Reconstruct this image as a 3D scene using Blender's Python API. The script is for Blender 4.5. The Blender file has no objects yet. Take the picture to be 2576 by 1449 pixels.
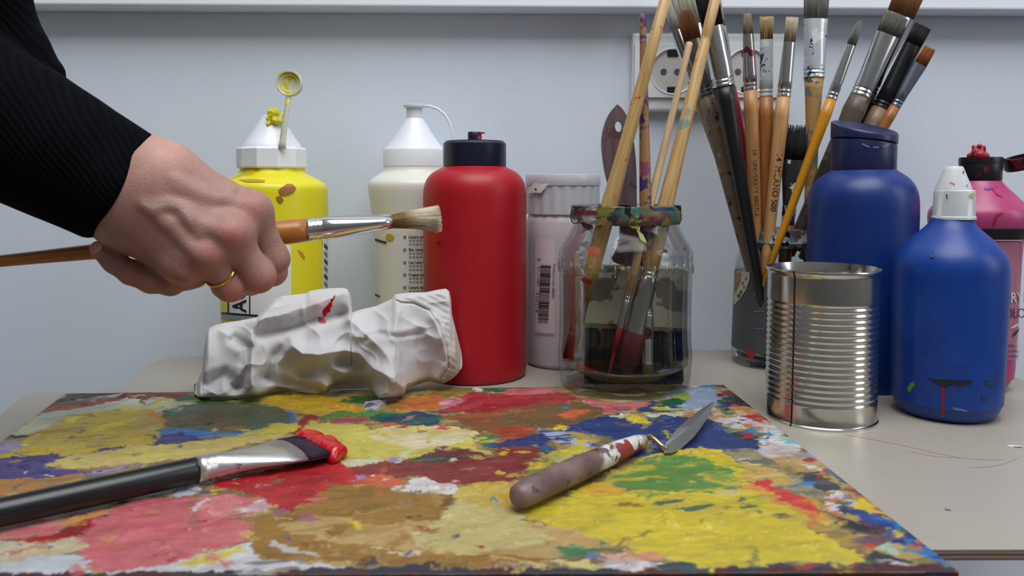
import bpy, bmesh, math, random
import numpy as np
from mathutils import Vector, Matrix
random.seed(7); RNG=np.random.RandomState(11)
scene=bpy.context.scene; COL=scene.collection
# ---------------------------------------------------------------- camera model
W,H=2576,1449
LENS=28.0; F=LENS/36.0*W
PITCH=math.radians(3.5); CH=0.152; HOR=460.0
CX=W/2; CY=HOR+F*math.tan(PITCH)
ct,st=math.cos(PITCH),math.sin(PITCH)
def ray(px,py):
    a=(px-CX)/F; b=-(py-CY)/F
    return np.array([a, ct+b*st, -st+b*ct])
def P(px,py,Y):
    d=ray(px,py); return np.array([0,0,CH])+d*(Y/d[1])
def G(px,py,z=0.0):
    d=ray(px,py); return np.array([0,0,CH])+d*((z-CH)/d[2])
def proj(X,Y,Z):
    dz=Z-CH; d=Y*ct-dz*st; v=Y*st+dz*ct
    return CX+F*X/d, CY-F*v/d
def depth(p): return p[1]*ct-(p[2]-CH)*st
def mpp(Y,py=724): return depth(P(CX,py,Y))/F      # metres per photo pixel
cam=bpy.data.cameras.new('camera'); cam.lens=LENS; cam.sensor_width=36
cam.shift_y=-(H/2-CY)/W; cam.clip_start=.01
cam.dof.use_dof=True; cam.dof.focus_distance=.54; cam.dof.aperture_fstop=13
co=bpy.data.objects.new('camera',cam); COL.objects.link(co)
co.location=(0,0,CH); co.rotation_euler=(math.pi/2-PITCH,0,0); scene.camera=co
scene.view_settings.view_transform='Standard'; scene.view_settings.look='None'
scene.view_settings.exposure=0; scene.view_settings.gamma=1
scene.cycles.transparent_max_bounces=32; scene.cycles.max_bounces=10
# ---------------------------------------------------------------- colour / materials
def lin(c):
    c=np.asarray(c,float)/255; return np.where(c<=.04045,c/12.92,((c+.055)/1.055)**2.4)
def L4(c,g=1.0): v=np.clip(lin(c)*g,0,1); return (float(v[0]),float(v[1]),float(v[2]),1)
class NT:
    def __init__(s,name):
        s.m=bpy.data.materials.new(name); s.m.use_nodes=True; s.t=s.m.node_tree; s.t.nodes.clear()
        s.out=s.n('ShaderNodeOutputMaterial')
    def n(s,typ,**kw):
        x=s.t.nodes.new(typ)
        for k,v in kw.items(): setattr(x,k,v)
        return x
    def l(s,a,b): s.t.links.new(a,b)
    def coord(s,scale=(1,1,1),loc=(0,0,0)):
        tc=s.n('ShaderNodeTexCoord'); mp=s.n('ShaderNodeMapping'); s.l(tc.outputs['Object'],mp.inputs['Vector'])
        mp.inputs['Scale'].default_value=scale; mp.inputs['Location'].default_value=loc
        return mp.outputs['Vector']
    def noise(s,vec,scale,detail=3,rough=.55):
        x=s.n('ShaderNodeTexNoise'); s.l(vec,x.inputs['Vector']); x.inputs['Scale'].default_value=scale
        x.inputs['Detail'].default_value=detail; x.inputs['Roughness'].default_value=rough
        return x.outputs['Fac']
    def ramp(s,fac,p0,p1):
        r=s.n('ShaderNodeMapRange'); s.l(fac,r.inputs['Value']); r.inputs['From Min'].default_value=p0; r.inputs['From Max'].default_value=p1
        return r.outputs['Result']
    def mix(s,fac,a,b):
        m=s.n('ShaderNodeMix',data_type='RGBA')
        if isinstance(fac,float): m.inputs[0].default_value=fac
        else: s.l(fac,m.inputs[0])
        for i,v in ((6,a),(7,b)):
            if isinstance(v,tuple): m.inputs[i].default_value=v
            else: s.l(v,m.inputs[i])
        return m.outputs[2]
    def bump(s,h,dist,strength=.6):
        b=s.n('ShaderNodeBump'); s.l(h,b.inputs['Height']); b.inputs['Distance'].default_value=dist; b.inputs['Strength'].default_value=strength
        return b.outputs['Normal']
    def bsdf(s,col,rough=.5,metal=0,spec=.5,normal=None,**kw):
        p=s.n('ShaderNodeBsdfPrincipled')
        if isinstance(col,tuple): p.inputs['Base Color'].default_value=col
        else: s.l(col,p.inputs['Base Color'])
        if isinstance(rough,(int,float)): p.inputs['Roughness'].default_value=rough
        else: s.l(rough,p.inputs['Roughness'])
        p.inputs['Metallic'].default_value=metal; p.inputs['Specular IOR Level'].default_value=spec
        if normal is not None: s.l(normal,p.inputs['Normal'])
        for k,v in kw.items(): p.inputs[k.replace('_',' ')].default_value=v
        s.l(p.outputs[0],s.out.inputs['Surface']); return p
def M(name,c,rough=.5,metal=0,spec=.5,var=.06,vscale=60,gain=1.0,**kw):
    """plain material with a slight procedural tone variation"""
    t=NT(name); v=t.coord(); f=t.noise(v,vscale)
    b=L4(c,gain); lo=tuple(x*(1-var) for x in b[:3])+(1,); hi=tuple(min(1,x*(1+var)) for x in b[:3])+(1,)
    t.bsdf(t.mix(f,lo,hi),rough,metal,spec,**kw); return t.m
def MS(name,base,splats,rough=.5,stretch=(1,1,1),grain=None,metal=0,spec=.5,gscale=90,bumpd=0):
    """base colour, optional grain colour, and paint splats [(colour,scale,threshold)]"""
    t=NT(name); v=t.coord(stretch); c=L4(base)
    if grain: c=t.mix(t.ramp(t.noise(t.coord((stretch[0],stretch[1],stretch[2]*.06)),gscale,4),.35,.7),c,L4(grain))
    for i,(sc,scale,thr) in enumerate(splats):
        f=t.noise(t.coord(stretch,(3.1*i+1,1.7*i,.9*i+2)),scale,4,.6)
        c=t.mix(t.ramp(f,thr,thr+.025),c,L4(sc))
    nrm=None
    if bumpd: nrm=t.bump(t.noise(v,120,3),bumpd)
    t.bsdf(c,rough,metal,spec,nrm); return t.m
def MAttr(name,attr,rough=.45,spec=.4,nscale=900,bumpd=.0004,sss=0,rvar=0):
    t=NT(name); a=t.n('ShaderNodeAttribute',attribute_name=attr); v=t.coord()
    nrm=t.bump(t.noise(v,nscale,4),bumpd)
    r=rough
    if rvar:
        mr=t.n('ShaderNodeMapRange'); t.l(t.noise(v,55,3),mr.inputs['Value']); mr.inputs['From Min'].default_value=.35; mr.inputs['From Max'].default_value=.65
        mr.inputs['To Min'].default_value=rough-rvar; mr.inputs['To Max'].default_value=rough+rvar; r=mr.outputs['Result']
    p=t.bsdf(a.outputs['Color'],r,0,spec,nrm)
    if sss:
        p.inputs['Subsurface Weight'].default_value=sss; p.inputs['Subsurface Radius'].default_value=(.006,.0025,.0015); p.inputs['Subsurface Scale'].default_value=1
    return t.m
def MGlass(name,tint=(.96,.97,.96),edge=(.35,.37,.36),rough=.03,refl=1.0,blend=.35):
    """thin clear wall: passes light, mirrors by Fresnel, darkens where it is looked at edge-on"""
    t=NT(name); lw=t.n('ShaderNodeLayerWeight'); lw.inputs['Blend'].default_value=blend
    r=t.ramp(lw.outputs['Facing'],.45,1.0)
    tr=t.n('ShaderNodeBsdfTransparent'); t.l(t.mix(r,tint+(1,),edge+(1,)),tr.inputs['Color'])
    gl=t.n('ShaderNodeBsdfGlossy'); gl.inputs['Roughness'].default_value=rough
    fr=t.n('ShaderNodeFresnel'); fr.inputs['IOR'].default_value=1.45
    mu=t.n('ShaderNodeMath',operation='MULTIPLY'); t.l(fr.outputs[0],mu.inputs[0]); mu.inputs[1].default_value=refl
    mx=t.n('ShaderNodeMixShader'); t.l(mu.outputs[0],mx.inputs[0]); t.l(tr.outputs[0],mx.inputs[1]); t.l(gl.outputs[0],mx.inputs[2])
    t.l(mx.outputs[0],t.out.inputs['Surface']); return t.m
def MSmear(name,cols,scale,thr,stretch=(1,1,1)):
    """patchy paint film: bare places are clear"""
    t=NT(name); c=L4(cols[0])
    for i,k in enumerate(cols[1:]):
        c=t.mix(t.ramp(t.noise(t.coord(stretch,(2*i,5*i,i)),scale*.8,3),.5,.56),c,L4(k))
    f=t.ramp(t.noise(t.coord(stretch,(7,1,4)),scale,4),thr,thr+.04)
    p=t.n('ShaderNodeBsdfPrincipled'); t.l(c,p.inputs['Base Color']); p.inputs['Roughness'].default_value=.4
    tr=t.n('ShaderNodeBsdfTransparent'); mx=t.n('ShaderNodeMixShader'); t.l(f,mx.inputs[0]); t.l(tr.outputs[0],mx.inputs[1]); t.l(p.outputs[0],mx.inputs[2])
    t.l(mx.outputs[0],t.out.inputs['Surface']); return t.m
def MFilm(name,c,alpha,rough=.3):
    """translucent plastic / cloudy water"""
    t=NT(name); p=t.n('ShaderNodeBsdfPrincipled'); v=t.coord(); b=L4(c)
    t.l(t.mix(t.noise(v,40),tuple(x*.93 for x in b[:3])+(1,),b),p.inputs['Base Color']); p.inputs['Roughness'].default_value=rough
    tr=t.n('ShaderNodeBsdfTransparent'); mx=t.n('ShaderNodeMixShader'); mx.inputs[0].default_value=alpha
    t.l(tr.outputs[0],mx.inputs[1]); t.l(p.outputs[0],mx.inputs[2]); t.l(mx.outputs[0],t.out.inputs['Surface']); return t.m
# ---------------------------------------------------------------- objects
def thing(name,label,cat,loc=(0,0,0),group=None):
    o=bpy.data.objects.new(name,None); COL.objects.link(o); o.location=loc; o.empty_display_size=.01
    o['label']=label; o['category']=cat
    if group: o['group']=group
    return o
def tag(o,label,cat,group=None):
    o['label']=label; o['category']=cat
    if group: o['group']=group
    return o
def mesh(name,verts,faces,mat,parent=None,origin=None,smooth=True,label=None,auto=None):
    """one mesh object; verts are world coordinates unless origin is None and parent given (then local)"""
    v=np.asarray(verts,float)
    if origin is not None: v=v-np.asarray(origin,float)
    me=bpy.data.meshes.new(name); me.from_pydata(v.tolist(),[],[list(map(int,f)) for f in faces]); me.update()
    if smooth: me.polygons.foreach_set('use_smooth',[True]*len(me.polygons))
    o=bpy.data.objects.new(name,me); COL.objects.link(o)
    if mat: me.materials.append(mat)
    if parent: o.parent=parent
    elif origin is not None: o.location=origin
    if label: o['label']=label
    if auto:
        bm=bmesh.new(); bm.from_mesh(me)
        for e in bm.edges:
            if len(e.link_faces)==2 and e.calc_face_angle(0)>math.radians(auto): e.smooth=False
        bm.to_mesh(me); bm.free()
    return o
def fixn(o):
    bm=bmesh.new(); bm.from_mesh(o.data); bmesh.ops.recalc_face_normals(bm,faces=bm.faces); bm.to_mesh(o.data); bm.free(); return o
def lathe_geo(prof,n=72,sy=1.0,closed=False):
    """prof [(r,z)]; returns verts, faces about the z axis"""
    V=[];Fc=[]
    for r,z in prof:
        for k in range(n):
            a=2*math.pi*k/n; V.append((r*math.cos(a),r*math.sin(a)*sy,z))
    m=len(prof)
    for i in range(m-1 if not closed else m):
        j=(i+1)%m
        for k in range(n):
            Fc.append((i*n+k,i*n+(k+1)%n,j*n+(k+1)%n,j*n+k))
    if not closed:
        if prof[0][0]>1e-6: Fc.append(tuple(range(n-1,-1,-1)))
        if prof[-1][0]>1e-6: Fc.append(tuple((m-1)*n+k for k in range(n)))
    return V,Fc
def lathe(name,prof,mat,parent,n=72,sy=1.0,closed=False,off=(0,0,0),auto=40,label=None):
    V,Fc=lathe_geo(prof,n,sy,closed); V=np.array(V)+np.array(off)
    return mesh(name,V,Fc,mat,parent,label=label,auto=auto)
def rounded(prof,k=4):
    """smooth a profile by corner cutting (Chaikin), ends kept"""
    p=[np.array(q,float) for q in prof]
    for _ in range(k):
        q=[p[0]]
        for a,b in zip(p[:-1],p[1:]): q+= [a*.75+b*.25,a*.25+b*.75]
        q.append(p[-1]); p=q
    return [tuple(x) for x in p]
def tube_geo(pts,rad,n=12,ry=None,cap=True,side=None):
    """loft of ellipses along pts; rad per point (in-plane side radius), ry the other"""
    pts=[np.array(p,float) for p in pts]; V=[];Fc=[]; m=len(pts)
    if ry is None: ry=rad
    prev=None
    for i,p in enumerate(pts):
        t=pts[min(i+1,m-1)]-pts[max(i-1,0)]; t/=np.linalg.norm(t)+1e-12
        if prev is None:
            s=np.array(side if side is not None else (0,1,0),float); 
            if abs(s@t)>.95: s=np.array((1,0,0.))
        else: s=prev
        s=s-t*(s@t); s/=np.linalg.norm(s); prev=s; u=np.cross(t,s)
        for k in range(n):
            a=2*math.pi*k/n; V.append(p+u*math.cos(a)*rad[i]+s*math.sin(a)*ry[i])
    for i in range(m-1):
        for k in range(n): Fc.append((i*n+k,i*n+(k+1)%n,(i+1)*n+(k+1)%n,(i+1)*n+k))
    if cap: Fc.append(tuple(range(n-1,-1,-1))); Fc.append(tuple((m-1)*n+k for k in range(n)))
    return V,Fc
def box_geo(x0,x1,y0,y1,z0,z1):
    V=[(x,y,z) for x in(x0,x1) for y in(y0,y1) for z in(z0,z1)]
    return V,[(0,1,3,2),(4,6,7,5),(0,4,5,1),(2,3,7,6),(0,2,6,4),(1,5,7,3)]
def bevel(o,w,seg=3):
    b=o.modifiers.new('bevel','BEVEL'); b.width=w; b.segments=seg; b.limit_method='ANGLE'; b.angle_limit=math.radians(35); return o
def bbox(name,x0,x1,y0,y1,z0,z1,mat,parent=None,bev=0,origin=None,label=None,seg=3):
    V,Fc=box_geo(x0,x1,y0,y1,z0,z1); o=mesh(name,V,Fc,mat,parent,origin,smooth=False,label=label); fixn(o)
    if bev: bevel(o,bev,seg)
    return o
def join_geo(parts):
    V=[];Fc=[]
    for v,f in parts:
        n=len(V); V+=[tuple(x) for x in v]; Fc+=[tuple(i+n for i in g) for g in f]
    return V,Fc
# ---------------------------------------------------------------- numpy noise
_T=RNG.rand(16,256,256)
def vnoise(x,y,s=0):
    T=_T[s%16]; xi=np.floor(x).astype(int); yi=np.floor(y).astype(int); fx=x-xi; fy=y-yi
    fx=fx*fx*(3-2*fx); fy=fy*fy*(3-2*fy)
    g=lambda a,b:T[a&255,b&255]
    return (g(xi,yi)*(1-fx)+g(xi+1,yi)*fx)*(1-fy)+(g(xi,yi+1)*(1-fx)+g(xi+1,yi+1)*fx)*fy
def fbm(x,y,s=0,o=4,gain=.5):
    a=1.;t=0.;n=0.
    for i in range(o): t=t+a*vnoise(x*2**i+i*17.3,y*2**i+i*9.1,s+i); n+=a; a*=gain
    return t/n
def inpoly(x,y,poly):
    c=np.zeros(x.shape,bool); p=np.asarray(poly,float); n=len(p); j=n-1
    for i in range(n):
        xi,yi=p[i]; xj,yj=p[j]
        if yi!=yj:
            m=((yi>y)!=(yj>y))&(x<(xj-xi)*(y-yi)/(yj-yi)+xi); c^=m
        j=i
    return c
def polydist(x,y,pl):
    d=np.full(np.shape(x),1e9)
    for (ax,ay),(bx,by) in zip(pl[:-1],pl[1:]):
        dx,dy=bx-ax,by-ay; t=np.clip(((x-ax)*dx+(y-ay)*dy)/(dx*dx+dy*dy+1e-9),0,1)
        d=np.minimum(d,np.hypot(x-ax-t*dx,y-ay-t*dy))
    return d
# ---------------------------------------------------------------- room shell
WANG=math.radians(1.4); WX,WY=.1,.733
def onwall(o):
    o.location=(WX,WY,0); o.rotation_euler=(0,0,WANG); return o
def wl(px,py,off=0.0):
    """photo pixel -> wall-local (x,z) on the plane off metres in front of the wall"""
    d=ray(px,py); n=np.array([-math.sin(WANG),math.cos(WANG),0]); p0=np.array([WX,WY,0])-n*off; c=np.array([0,0,CH])
    p=c+d*((p0-c)@n/(d@n)); u=np.array([math.cos(WANG),math.sin(WANG),0]); return (p-np.array([WX,WY,0]))@u, p[2]
def struct(o): o['kind']='structure'; return o
tw=NT('wall_paint'); vv=tw.coord()
c=tw.mix(tw.noise(vv,3,2),L4((212,220,231)),L4((216,224,235)))
sp=tw.ramp(tw.noise(tw.coord((1,1,1),(3,0,5)),38,2,.4),.80,.83); c=tw.mix(sp,c,L4((120,122,132)))
tw.bsdf(c,.75,0,.3,tw.bump(tw.noise(vv,260,3),.0003,.15))
struct(onwall(bbox('wall_back',-1.6,1.7,0,.1,-.76,1.6,tw.m)))
mtrim=M('trim_paint',(236,241,250),.5,vscale=5)
zt=wl(1700,22,.026)[1]
struct(onwall(bbox('trim_1',-1.6,1.7,-.026,-.0002,zt,zt+.11,mtrim,bev=.0025)))
tf=NT('floor_lino'); tf.bsdf(tf.mix(tf.noise(tf.coord(),9),L4((120,118,116)),L4((140,138,134))),.6)
struct(bbox('floor',-1.6,1.7,-2.2,.85,-.80,-.76,tf.m))
# ---------------------------------------------------------------- double wall socket
msock=M('socket_plastic',(216,219,221),.35,vscale=20); msin=M('socket_well',(190,188,184),.4)
mhole=M('pin_hole_dark',(70,76,88),.6); mblack=M('black_plastic',(22,22,24),.4)
sx0,sz1=wl(1592,80,.012); sx1,sz0=wl(1984,281,.012)
sock=thing('wall_socket','white double power socket on the wall behind the brushes','power socket')
onwall(sock)
bbox('frame',sx0,sx1,-.010,-.0002,sz0,sz1,msock,sock,.003)
mid=(sx0+sx1)/2; hh=(sz1-sz0)
def disc(cx,cz,r,y0,y1,n=40):
    V=[(cx+r*math.cos(2*math.pi*k/n),y,cz+r*math.sin(2*math.pi*k/n)) for y in(y0,y1) for k in range(n)]
    return V,[tuple(range(n)),tuple(range(2*n-1,n-1,-1))]+[(k,(k+1)%n,n+(k+1)%n,n+k) for k in range(n)]
for pcx in (1693,1880):
    cx,cz=wl(pcx,180,.012); hw=.0345; zz0=wl(pcx,245,.012)[1]; zz1=wl(pcx,112,.012)[1]; r=.0195
    # square insert with a round opening, walls running back into a shallow well
    n=64;V=[];Fc=[]
    ang=[2*math.pi*k/n for k in range(n)]
    def sq(a):
        x,z=math.cos(a),math.sin(a); hz=(zz1-zz0)/2; s=min(hw/abs(x) if abs(x)>1e-9 else 9,hz/abs(z) if abs(z)>1e-9 else 9); return x*s,z*s
    zc=(zz0+zz1)/2
    rings=[[(cx+sq(a)[0],-.0102,zc+sq(a)[1]) for a in ang],[(cx+sq(a)[0],-.0125,zc+sq(a)[1]) for a in ang],
           [(cx+(r+.0016)*math.cos(a),-.0125,cz+(r+.0016)*math.sin(a)) for a in ang],[(cx+(r+.0008)*math.cos(a),-.0132,cz+(r+.0008)*math.sin(a)) for a in ang],[(cx+r*math.cos(a),-.0125,cz+r*math.sin(a)) for a in ang],[(cx+r*.97*math.cos(a),-.0106,cz+r*.97*math.sin(a)) for a in ang]]
    for R in rings: V+=R
    for i in range(len(rings)-1):
        for k in range(n): Fc.append((i*n+k,i*n+(k+1)%n,(i+1)*n+(k+1)%n,(i+1)*n+k))
    ins=fixn(mesh('socket_insert',V,Fc,msock,sock,auto=35))
    v,f=disc(cx,cz,r*.975,-.0108,-.0101); fixn(mesh('socket_well',v,f,msin,ins,auto=30))
    for dx in(-.0095,.0095):
        v,f=disc(cx+dx*.65-.002,cz,.0028,-.0113,-.0106,20); fixn(mesh('pin_hole',v,f,mhole,ins,auto=30))
    for s in(-1,1):
        fixn(bbox('ground_clip',cx-.005,cx+.005,-.0118,-.0106,cz+s*.0165-.0032,cz+s*.0165+.0032,mblack,ins,.0012))
# ---------------------------------------------------------------- table
twd=NT('birch_veneer'); vv=twd.coord((1,1,1))
g=twd.noise(twd.coord((6,60,6)),9,5,.6); c=twd.mix(g,L4((151,144,133)),L4((168,161,150)))
c=twd.mix(twd.ramp(twd.noise(twd.coord((1,1,1),(2,7,0)),5,3),.4,.7),c,L4((158,152,144)))
sc=twd.ramp(twd.noise(twd.coord((14,90,1),(1,3,2)),3,3,.7),.70,.74); c=twd.mix(sc,c,L4((186,158,154)))
spk=twd.ramp(twd.noise(twd.coord((1,1,1),(5,5,0)),120,1),.80,.82); c=twd.mix(spk,c,L4((120,112,108)))
twd.bsdf(c,.38,0,.45,twd.bump(g,.0003,.3))
tb=NT('table_edge'); w=tb.n('ShaderNodeTexWave',wave_type='BANDS',bands_direction='Z'); tb.l(tb.coord(),w.inputs['Vector']); w.inputs['Scale'].default_value=150; w.inputs['Distortion'].default_value=.6
tb.bsdf(tb.mix(tb.ramp(w.outputs['Fac'],.3,.7),L4((92,70,58)),L4((150,130,112))),.6)
outline=[(-440,1390),(-300,1283),(-150,1163),(0,1043),(40,1010),(66,993),(90,988),(115,987),(200,985),(290,981),(325,967),(346,950),(365,925),(390,907),(430,898),(510,895),(900,889),(1300,884),(1700,880),(2000,879),(2200,883),(2350,895),(2480,922),(2576,956),(2700,1010),(2850,1120),(2960,1382)]
op=[G(x,y) for x,y in outline]
op=rounded([tuple(p[:2]) for p in op],2)
TT=.0045; n=len(op)
table=thing('work_table','pale birch table with a rounded outline carrying all the paints','table',(0,.53,0))
V=[(x,y,0) for x,y in op]+[(x,y,-TT) for x,y in op]
top=mesh('tabletop',V,[tuple(range(n))[::-1],tuple(range(n,2*n))]+[(i,(i+1)%n,n+(i+1)%n,n+i) for i in range(n)],twd.m,table,(0,.53,0),smooth=False)
fixn(top); top.data.materials.append(tb.m)
for p in top.data.polygons:
    if abs(p.normal.z)<.5: p.material_index=1
mleg=M('grey_steel',(84,86,92),.45,.6)
for x,y in ((-.27,.50),(.62,.58),(.66,.40),(-.30,.40)):
    v,f=tube_geo([(x,y,-.7595),(x,y,-TT-.0002)],[.014,.014],20); mesh('leg',v,f,mleg,table,(0,.53,0),auto=40)
def mark(pl,w,c,nm='pencil_mark'):
    pts=[G(x,y,.00015) for x,y in rounded(pl,2)]; V=[];Fc=[]
    for i,p in enumerate(pts):
        d=pts[min(i+1,len(pts)-1)]-pts[max(i-1,0)]; d/=np.linalg.norm(d); nrm_=np.array([-d[1],d[0],0]); V+=[p+nrm_*w,p-nrm_*w]
        if i: Fc.append((2*i-2,2*i,2*i+1,2*i-1))
    mesh(nm,V,Fc,M(nm,c,.6),table,(0,.53,0),smooth=False)
for pl in ([(2130,1094),(2200,1106),(2290,1124),(2380,1146),(2460,1156),(2525,1156)],[(2440,1176),(2490,1174),(2520,1168),(2560,1152)],[(2290,1135),(2350,1148),(2420,1152)]): mark(pl,.00028,(172,134,128))
mark([(2376,1281),(2384,1282),(2392,1283)],.0009,(92,86,84),'paint_fleck'); mark([(2536,1122),(2552,1121),(2574,1124)],.0016,(206,206,208),'paint_fleck'); mark([(2552,1124),(2572,1125)],.0008,(96,100,112),'paint_fleck')
# ---------------------------------------------------------------- light: window right, pale ceiling bounce, dim room
wd=bpy.data.worlds.new('room_light'); scene.world=wd; wd.use_nodes=True; nt=wd.node_tree; nt.nodes.clear()
tc=nt.nodes.new('ShaderNodeTexCoord'); sep=nt.nodes.new('ShaderNodeSeparateXYZ'); nt.links.new(tc.outputs['Generated'],sep.inputs[0])
mr=nt.nodes.new('ShaderNodeMapRange'); nt.links.new(sep.outputs['X'],mr.inputs['Value']); mr.inputs['From Min'].default_value=-1; mr.inputs['From Max'].default_value=1; mr.inputs['To Min'].default_value=.11; mr.inputs['To Max'].default_value=.25
mz=nt.nodes.new('ShaderNodeMapRange'); nt.links.new(sep.outputs['Z'],mz.inputs['Value']); mz.inputs['From Min'].default_value=-.2; mz.inputs['From Max'].default_value=.8; mz.inputs['To Min'].default_value=.5; mz.inputs['To Max'].default_value=1.35
mm=nt.nodes.new('ShaderNodeMath'); mm.operation='MULTIPLY'; nt.links.new(mr.outputs[0],mm.inputs[0]); nt.links.new(mz.outputs[0],mm.inputs[1])
bg=nt.nodes.new('ShaderNodeBackground'); bg.inputs['Color'].default_value=(.93,.96,1,1); nt.links.new(mm.outputs[0],bg.inputs['Strength'])
wo=nt.nodes.new('ShaderNodeOutputWorld'); nt.links.new(bg.outputs[0],wo.inputs['Surface'])
def area(name,loc,target,sx,sy,power,col):
    l=bpy.data.lights.new(name,'AREA'); l.shape='RECTANGLE'; l.size=sx; l.size_y=sy; l.energy=power; l.color=col
    o=bpy.data.objects.new(name,l); COL.objects.link(o); o.location=loc
    o.rotation_euler=(Vector(target)-Vector(loc)).to_track_quat('-Z','Y').to_euler(); return o
area('window_daylight',(2.0,-.35,.9),(.05,.55,.05),.6,1.3,8.5,(.93,.97,1))
area('ceiling_light',(.12,.0,1.32),(.10,.12,0),1.15,.95,21.5,(.97,.985,1))
# ---------------------------------------------------------------- painted board (a large palette thick with old paint)
ZB=.0042
BL=G(165,990,ZB)[:2]; BR=G(1820,968,ZB)[:2]; FR=G(2412,1438,ZB)[:2]; FL=G(-452,1450,ZB)[:2]
NX,NY=1120,640
u=np.linspace(0,1,NX)[None,:]; v=np.linspace(0,1,NY)[:,None]
BX=(FL[0]*(1-u)+FR[0]*u)*(1-v)+(BL[0]*(1-u)+BR[0]*u)*v
BY=(FL[1]*(1-u)+FR[1]*u)*(1-v)+(BL[1]*(1-u)+BR[1]*u)*v
def cL(p): return [(x/2.862,950+y/2.862) for x,y in p]
def cM(p): return [(850+x/2.862,950+y/2.862) for x,y in p]
def cR(p): return [(1650+x/2.782,950+y/2.782) for x,y in p]
def ell(cx,cy,rx,ry,n=22): return [(cx+rx*math.cos(2*math.pi*k/n),cy+ry*math.sin(2*math.pi*k/n)) for k in range(n)]
wx=(fbm(BX*110,BY*150,0,4)-.5)*.008+(fbm(BX*260,BY*1100,2,3)-.5)*.0065+(fbm(BX*1300,BY*1300,5,2)-.5)*.0016
wy=(fbm(BX*110+40,BY*150+9,5,4)-.5)*.008+(fbm(BX*420+5,BY*520+77,8,3)-.5)*.0034+(fbm(BX*1300+9,BY*1300,7,2)-.5)*.0016
PXw,PYw=proj(BX+wx,BY+wy,np.full_like(BX,ZB))
S1=fbm(BX*60+BY*25,BY*190-BX*60,3,4); S2=fbm(BX*300,BY*420,6,3); S3=fbm(BX*45,BY*70,11,3)
col=np.zeros((NY,NX,3)); hgt=np.zeros((NY,NX))
base1,base2=lin((176,150,84)),lin((120,105,70))
t=np.clip((fbm(BX*90,BY*150,9,4)-.4)*5,0,1)[...,None]; col[:]=base1*(1-t)+base2*t
def blob(poly,c1,c2=None,mixp=(.48,.6),h=.0006,streak=None,rough=1):
    p=np.asarray(poly); x0,y0=p.min(0)-60; x1,y1=p.max(0)+60
    m=(PXw>=x0)&(PXw<=x1)&(PYw>=y0)&(PYw<=y1)
    if not m.any(): return
    idx=np.where(m); ins=inpoly(PXw[idx],PYw[idx],p)
    ii=(idx[0][ins],idx[1][ins]); a=lin(c1); k=(1+(S2[ii]-.5)*.30+(S3[ii]-.5)*.30)[:,None]; cc=a*k
    if c2 is not None:
        f=np.clip((S1[ii]-mixp[0])/(mixp[1]-mixp[0]),0,1)[:,None]; cc=cc*(1-f)+lin(c2)*k*f
    col[ii]=cc; hgt[ii]=h*(.7+.6*random.random())
# ---- left part
blob(cL([(300,255),(480,108),(560,98),(1020,96),(900,135),(640,155),(480,195)]),(40,44,50),h=.0001)
blob(cL([(560,155),(900,115),(1020,120),(860,155),(640,175)]),(158,172,158),h=.0002)
blob(cL([(305,250),(400,190),(640,150),(860,150),(920,190),(700,220),(400,255)]),(152,88,42),(120,58,34))
blob(cL([(760,160),(1000,100),(1280,88),(1390,66),(1420,100),(1390,160),(1150,155),(1020,190),(880,175)]),(108,34,28),(132,56,38))
blob(cL([(1240,190),(1280,150),(1420,120),(1600,160),(1860,150),(1880,210),(1600,220),(1400,230)]),(48,92,44),(140,140,60),(.5,.56))
blob(cL([(60,412),(300,258),(700,210),(900,150),(990,182),(1130,150),(1240,170),(1400,190),(1200,260),(1050,270),(500,275),(420,360),(300,412),(200,418)]),(198,196,160),(172,182,168),h=.0008)
blob(cL([(870,190),(940,148),(1010,180),(960,205)]),(202,204,176),h=.0014)
blob(cL([(1120,190),(1150,148),(1230,160),(1250,200),(1190,235)]),(200,198,160),(160,176,110),h=.0014)
blob(cL([(60,415),(250,410),(230,440),(90,440)]),(50,58,74),h=.0002)
blob(cL([(130,470),(420,310),(600,260),(1060,228),(1170,290),(1182,350),(1140,380),(1150,462),(1050,492),(900,502),(760,522),(500,572),(340,547),(140,572),(-60,602),(-60,570),(140,512)]),(196,172,44),(170,142,56),(.52,.68),h=.001)
for q in ([(640,380),(820,330),(1000,300),(900,350),(700,395)],[(800,235),(1000,225),(900,250)],[(420,310),(640,270),(520,330)]): blob(cL(q),(218,198,48),h=.0013)
blob(cL([(1060,280),(1110,252),(1180,290),(1187,340),(1130,372),(1100,322)]),(206,132,38),(206,160,40))
blob(cL([(1110,415),(1180,360),(1400,378),(1640,398),(1850,368),(1990,318),(2085,235),(2125,262),(2112,312),(2000,352),(1700,412),(1450,430),(1200,435)]),(44,112,182),(70,140,200),h=.0007)
blob(cL([(1540,190),(1700,185),(1660,215),(1540,210)]),(60,128,196))
blob(cL(ell(1625,288,468,104)),(84,104,78),(112,92,54),(.44,.6),h=.0007)
blob(cL([(1200,260),(1330,215),(1500,200),(1480,235),(1300,265),(1230,300)]),(70,116,104),(88,108,84))
blob(cL([(1560,362),(1700,350),(1840,360),(1700,382)]),(150,92,44),(176,110,50))
blob(cL([(1030,492),(1150,470),(1170,420),(1300,400),(1450,440),(1400,482),(1250,502)]),(64,48,116),(88,78,150),h=.0004)
blob(cL([(660,540),(760,515),(960,505),(800,530)]),(74,56,104),h=.0002)
blob(cL([(-40,480),(60,450),(130,470),(142,512),(-40,575)]),(160,146,186),(110,90,150))
blob(cL([(-60,600),(340,553),(500,568),(520,620),(330,652),(600,682),(1000,628),(1060,627),(700,702),(560,702),(300,742),(-60,742)]),(60,44,110),(78,62,128),h=.0004)
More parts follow.
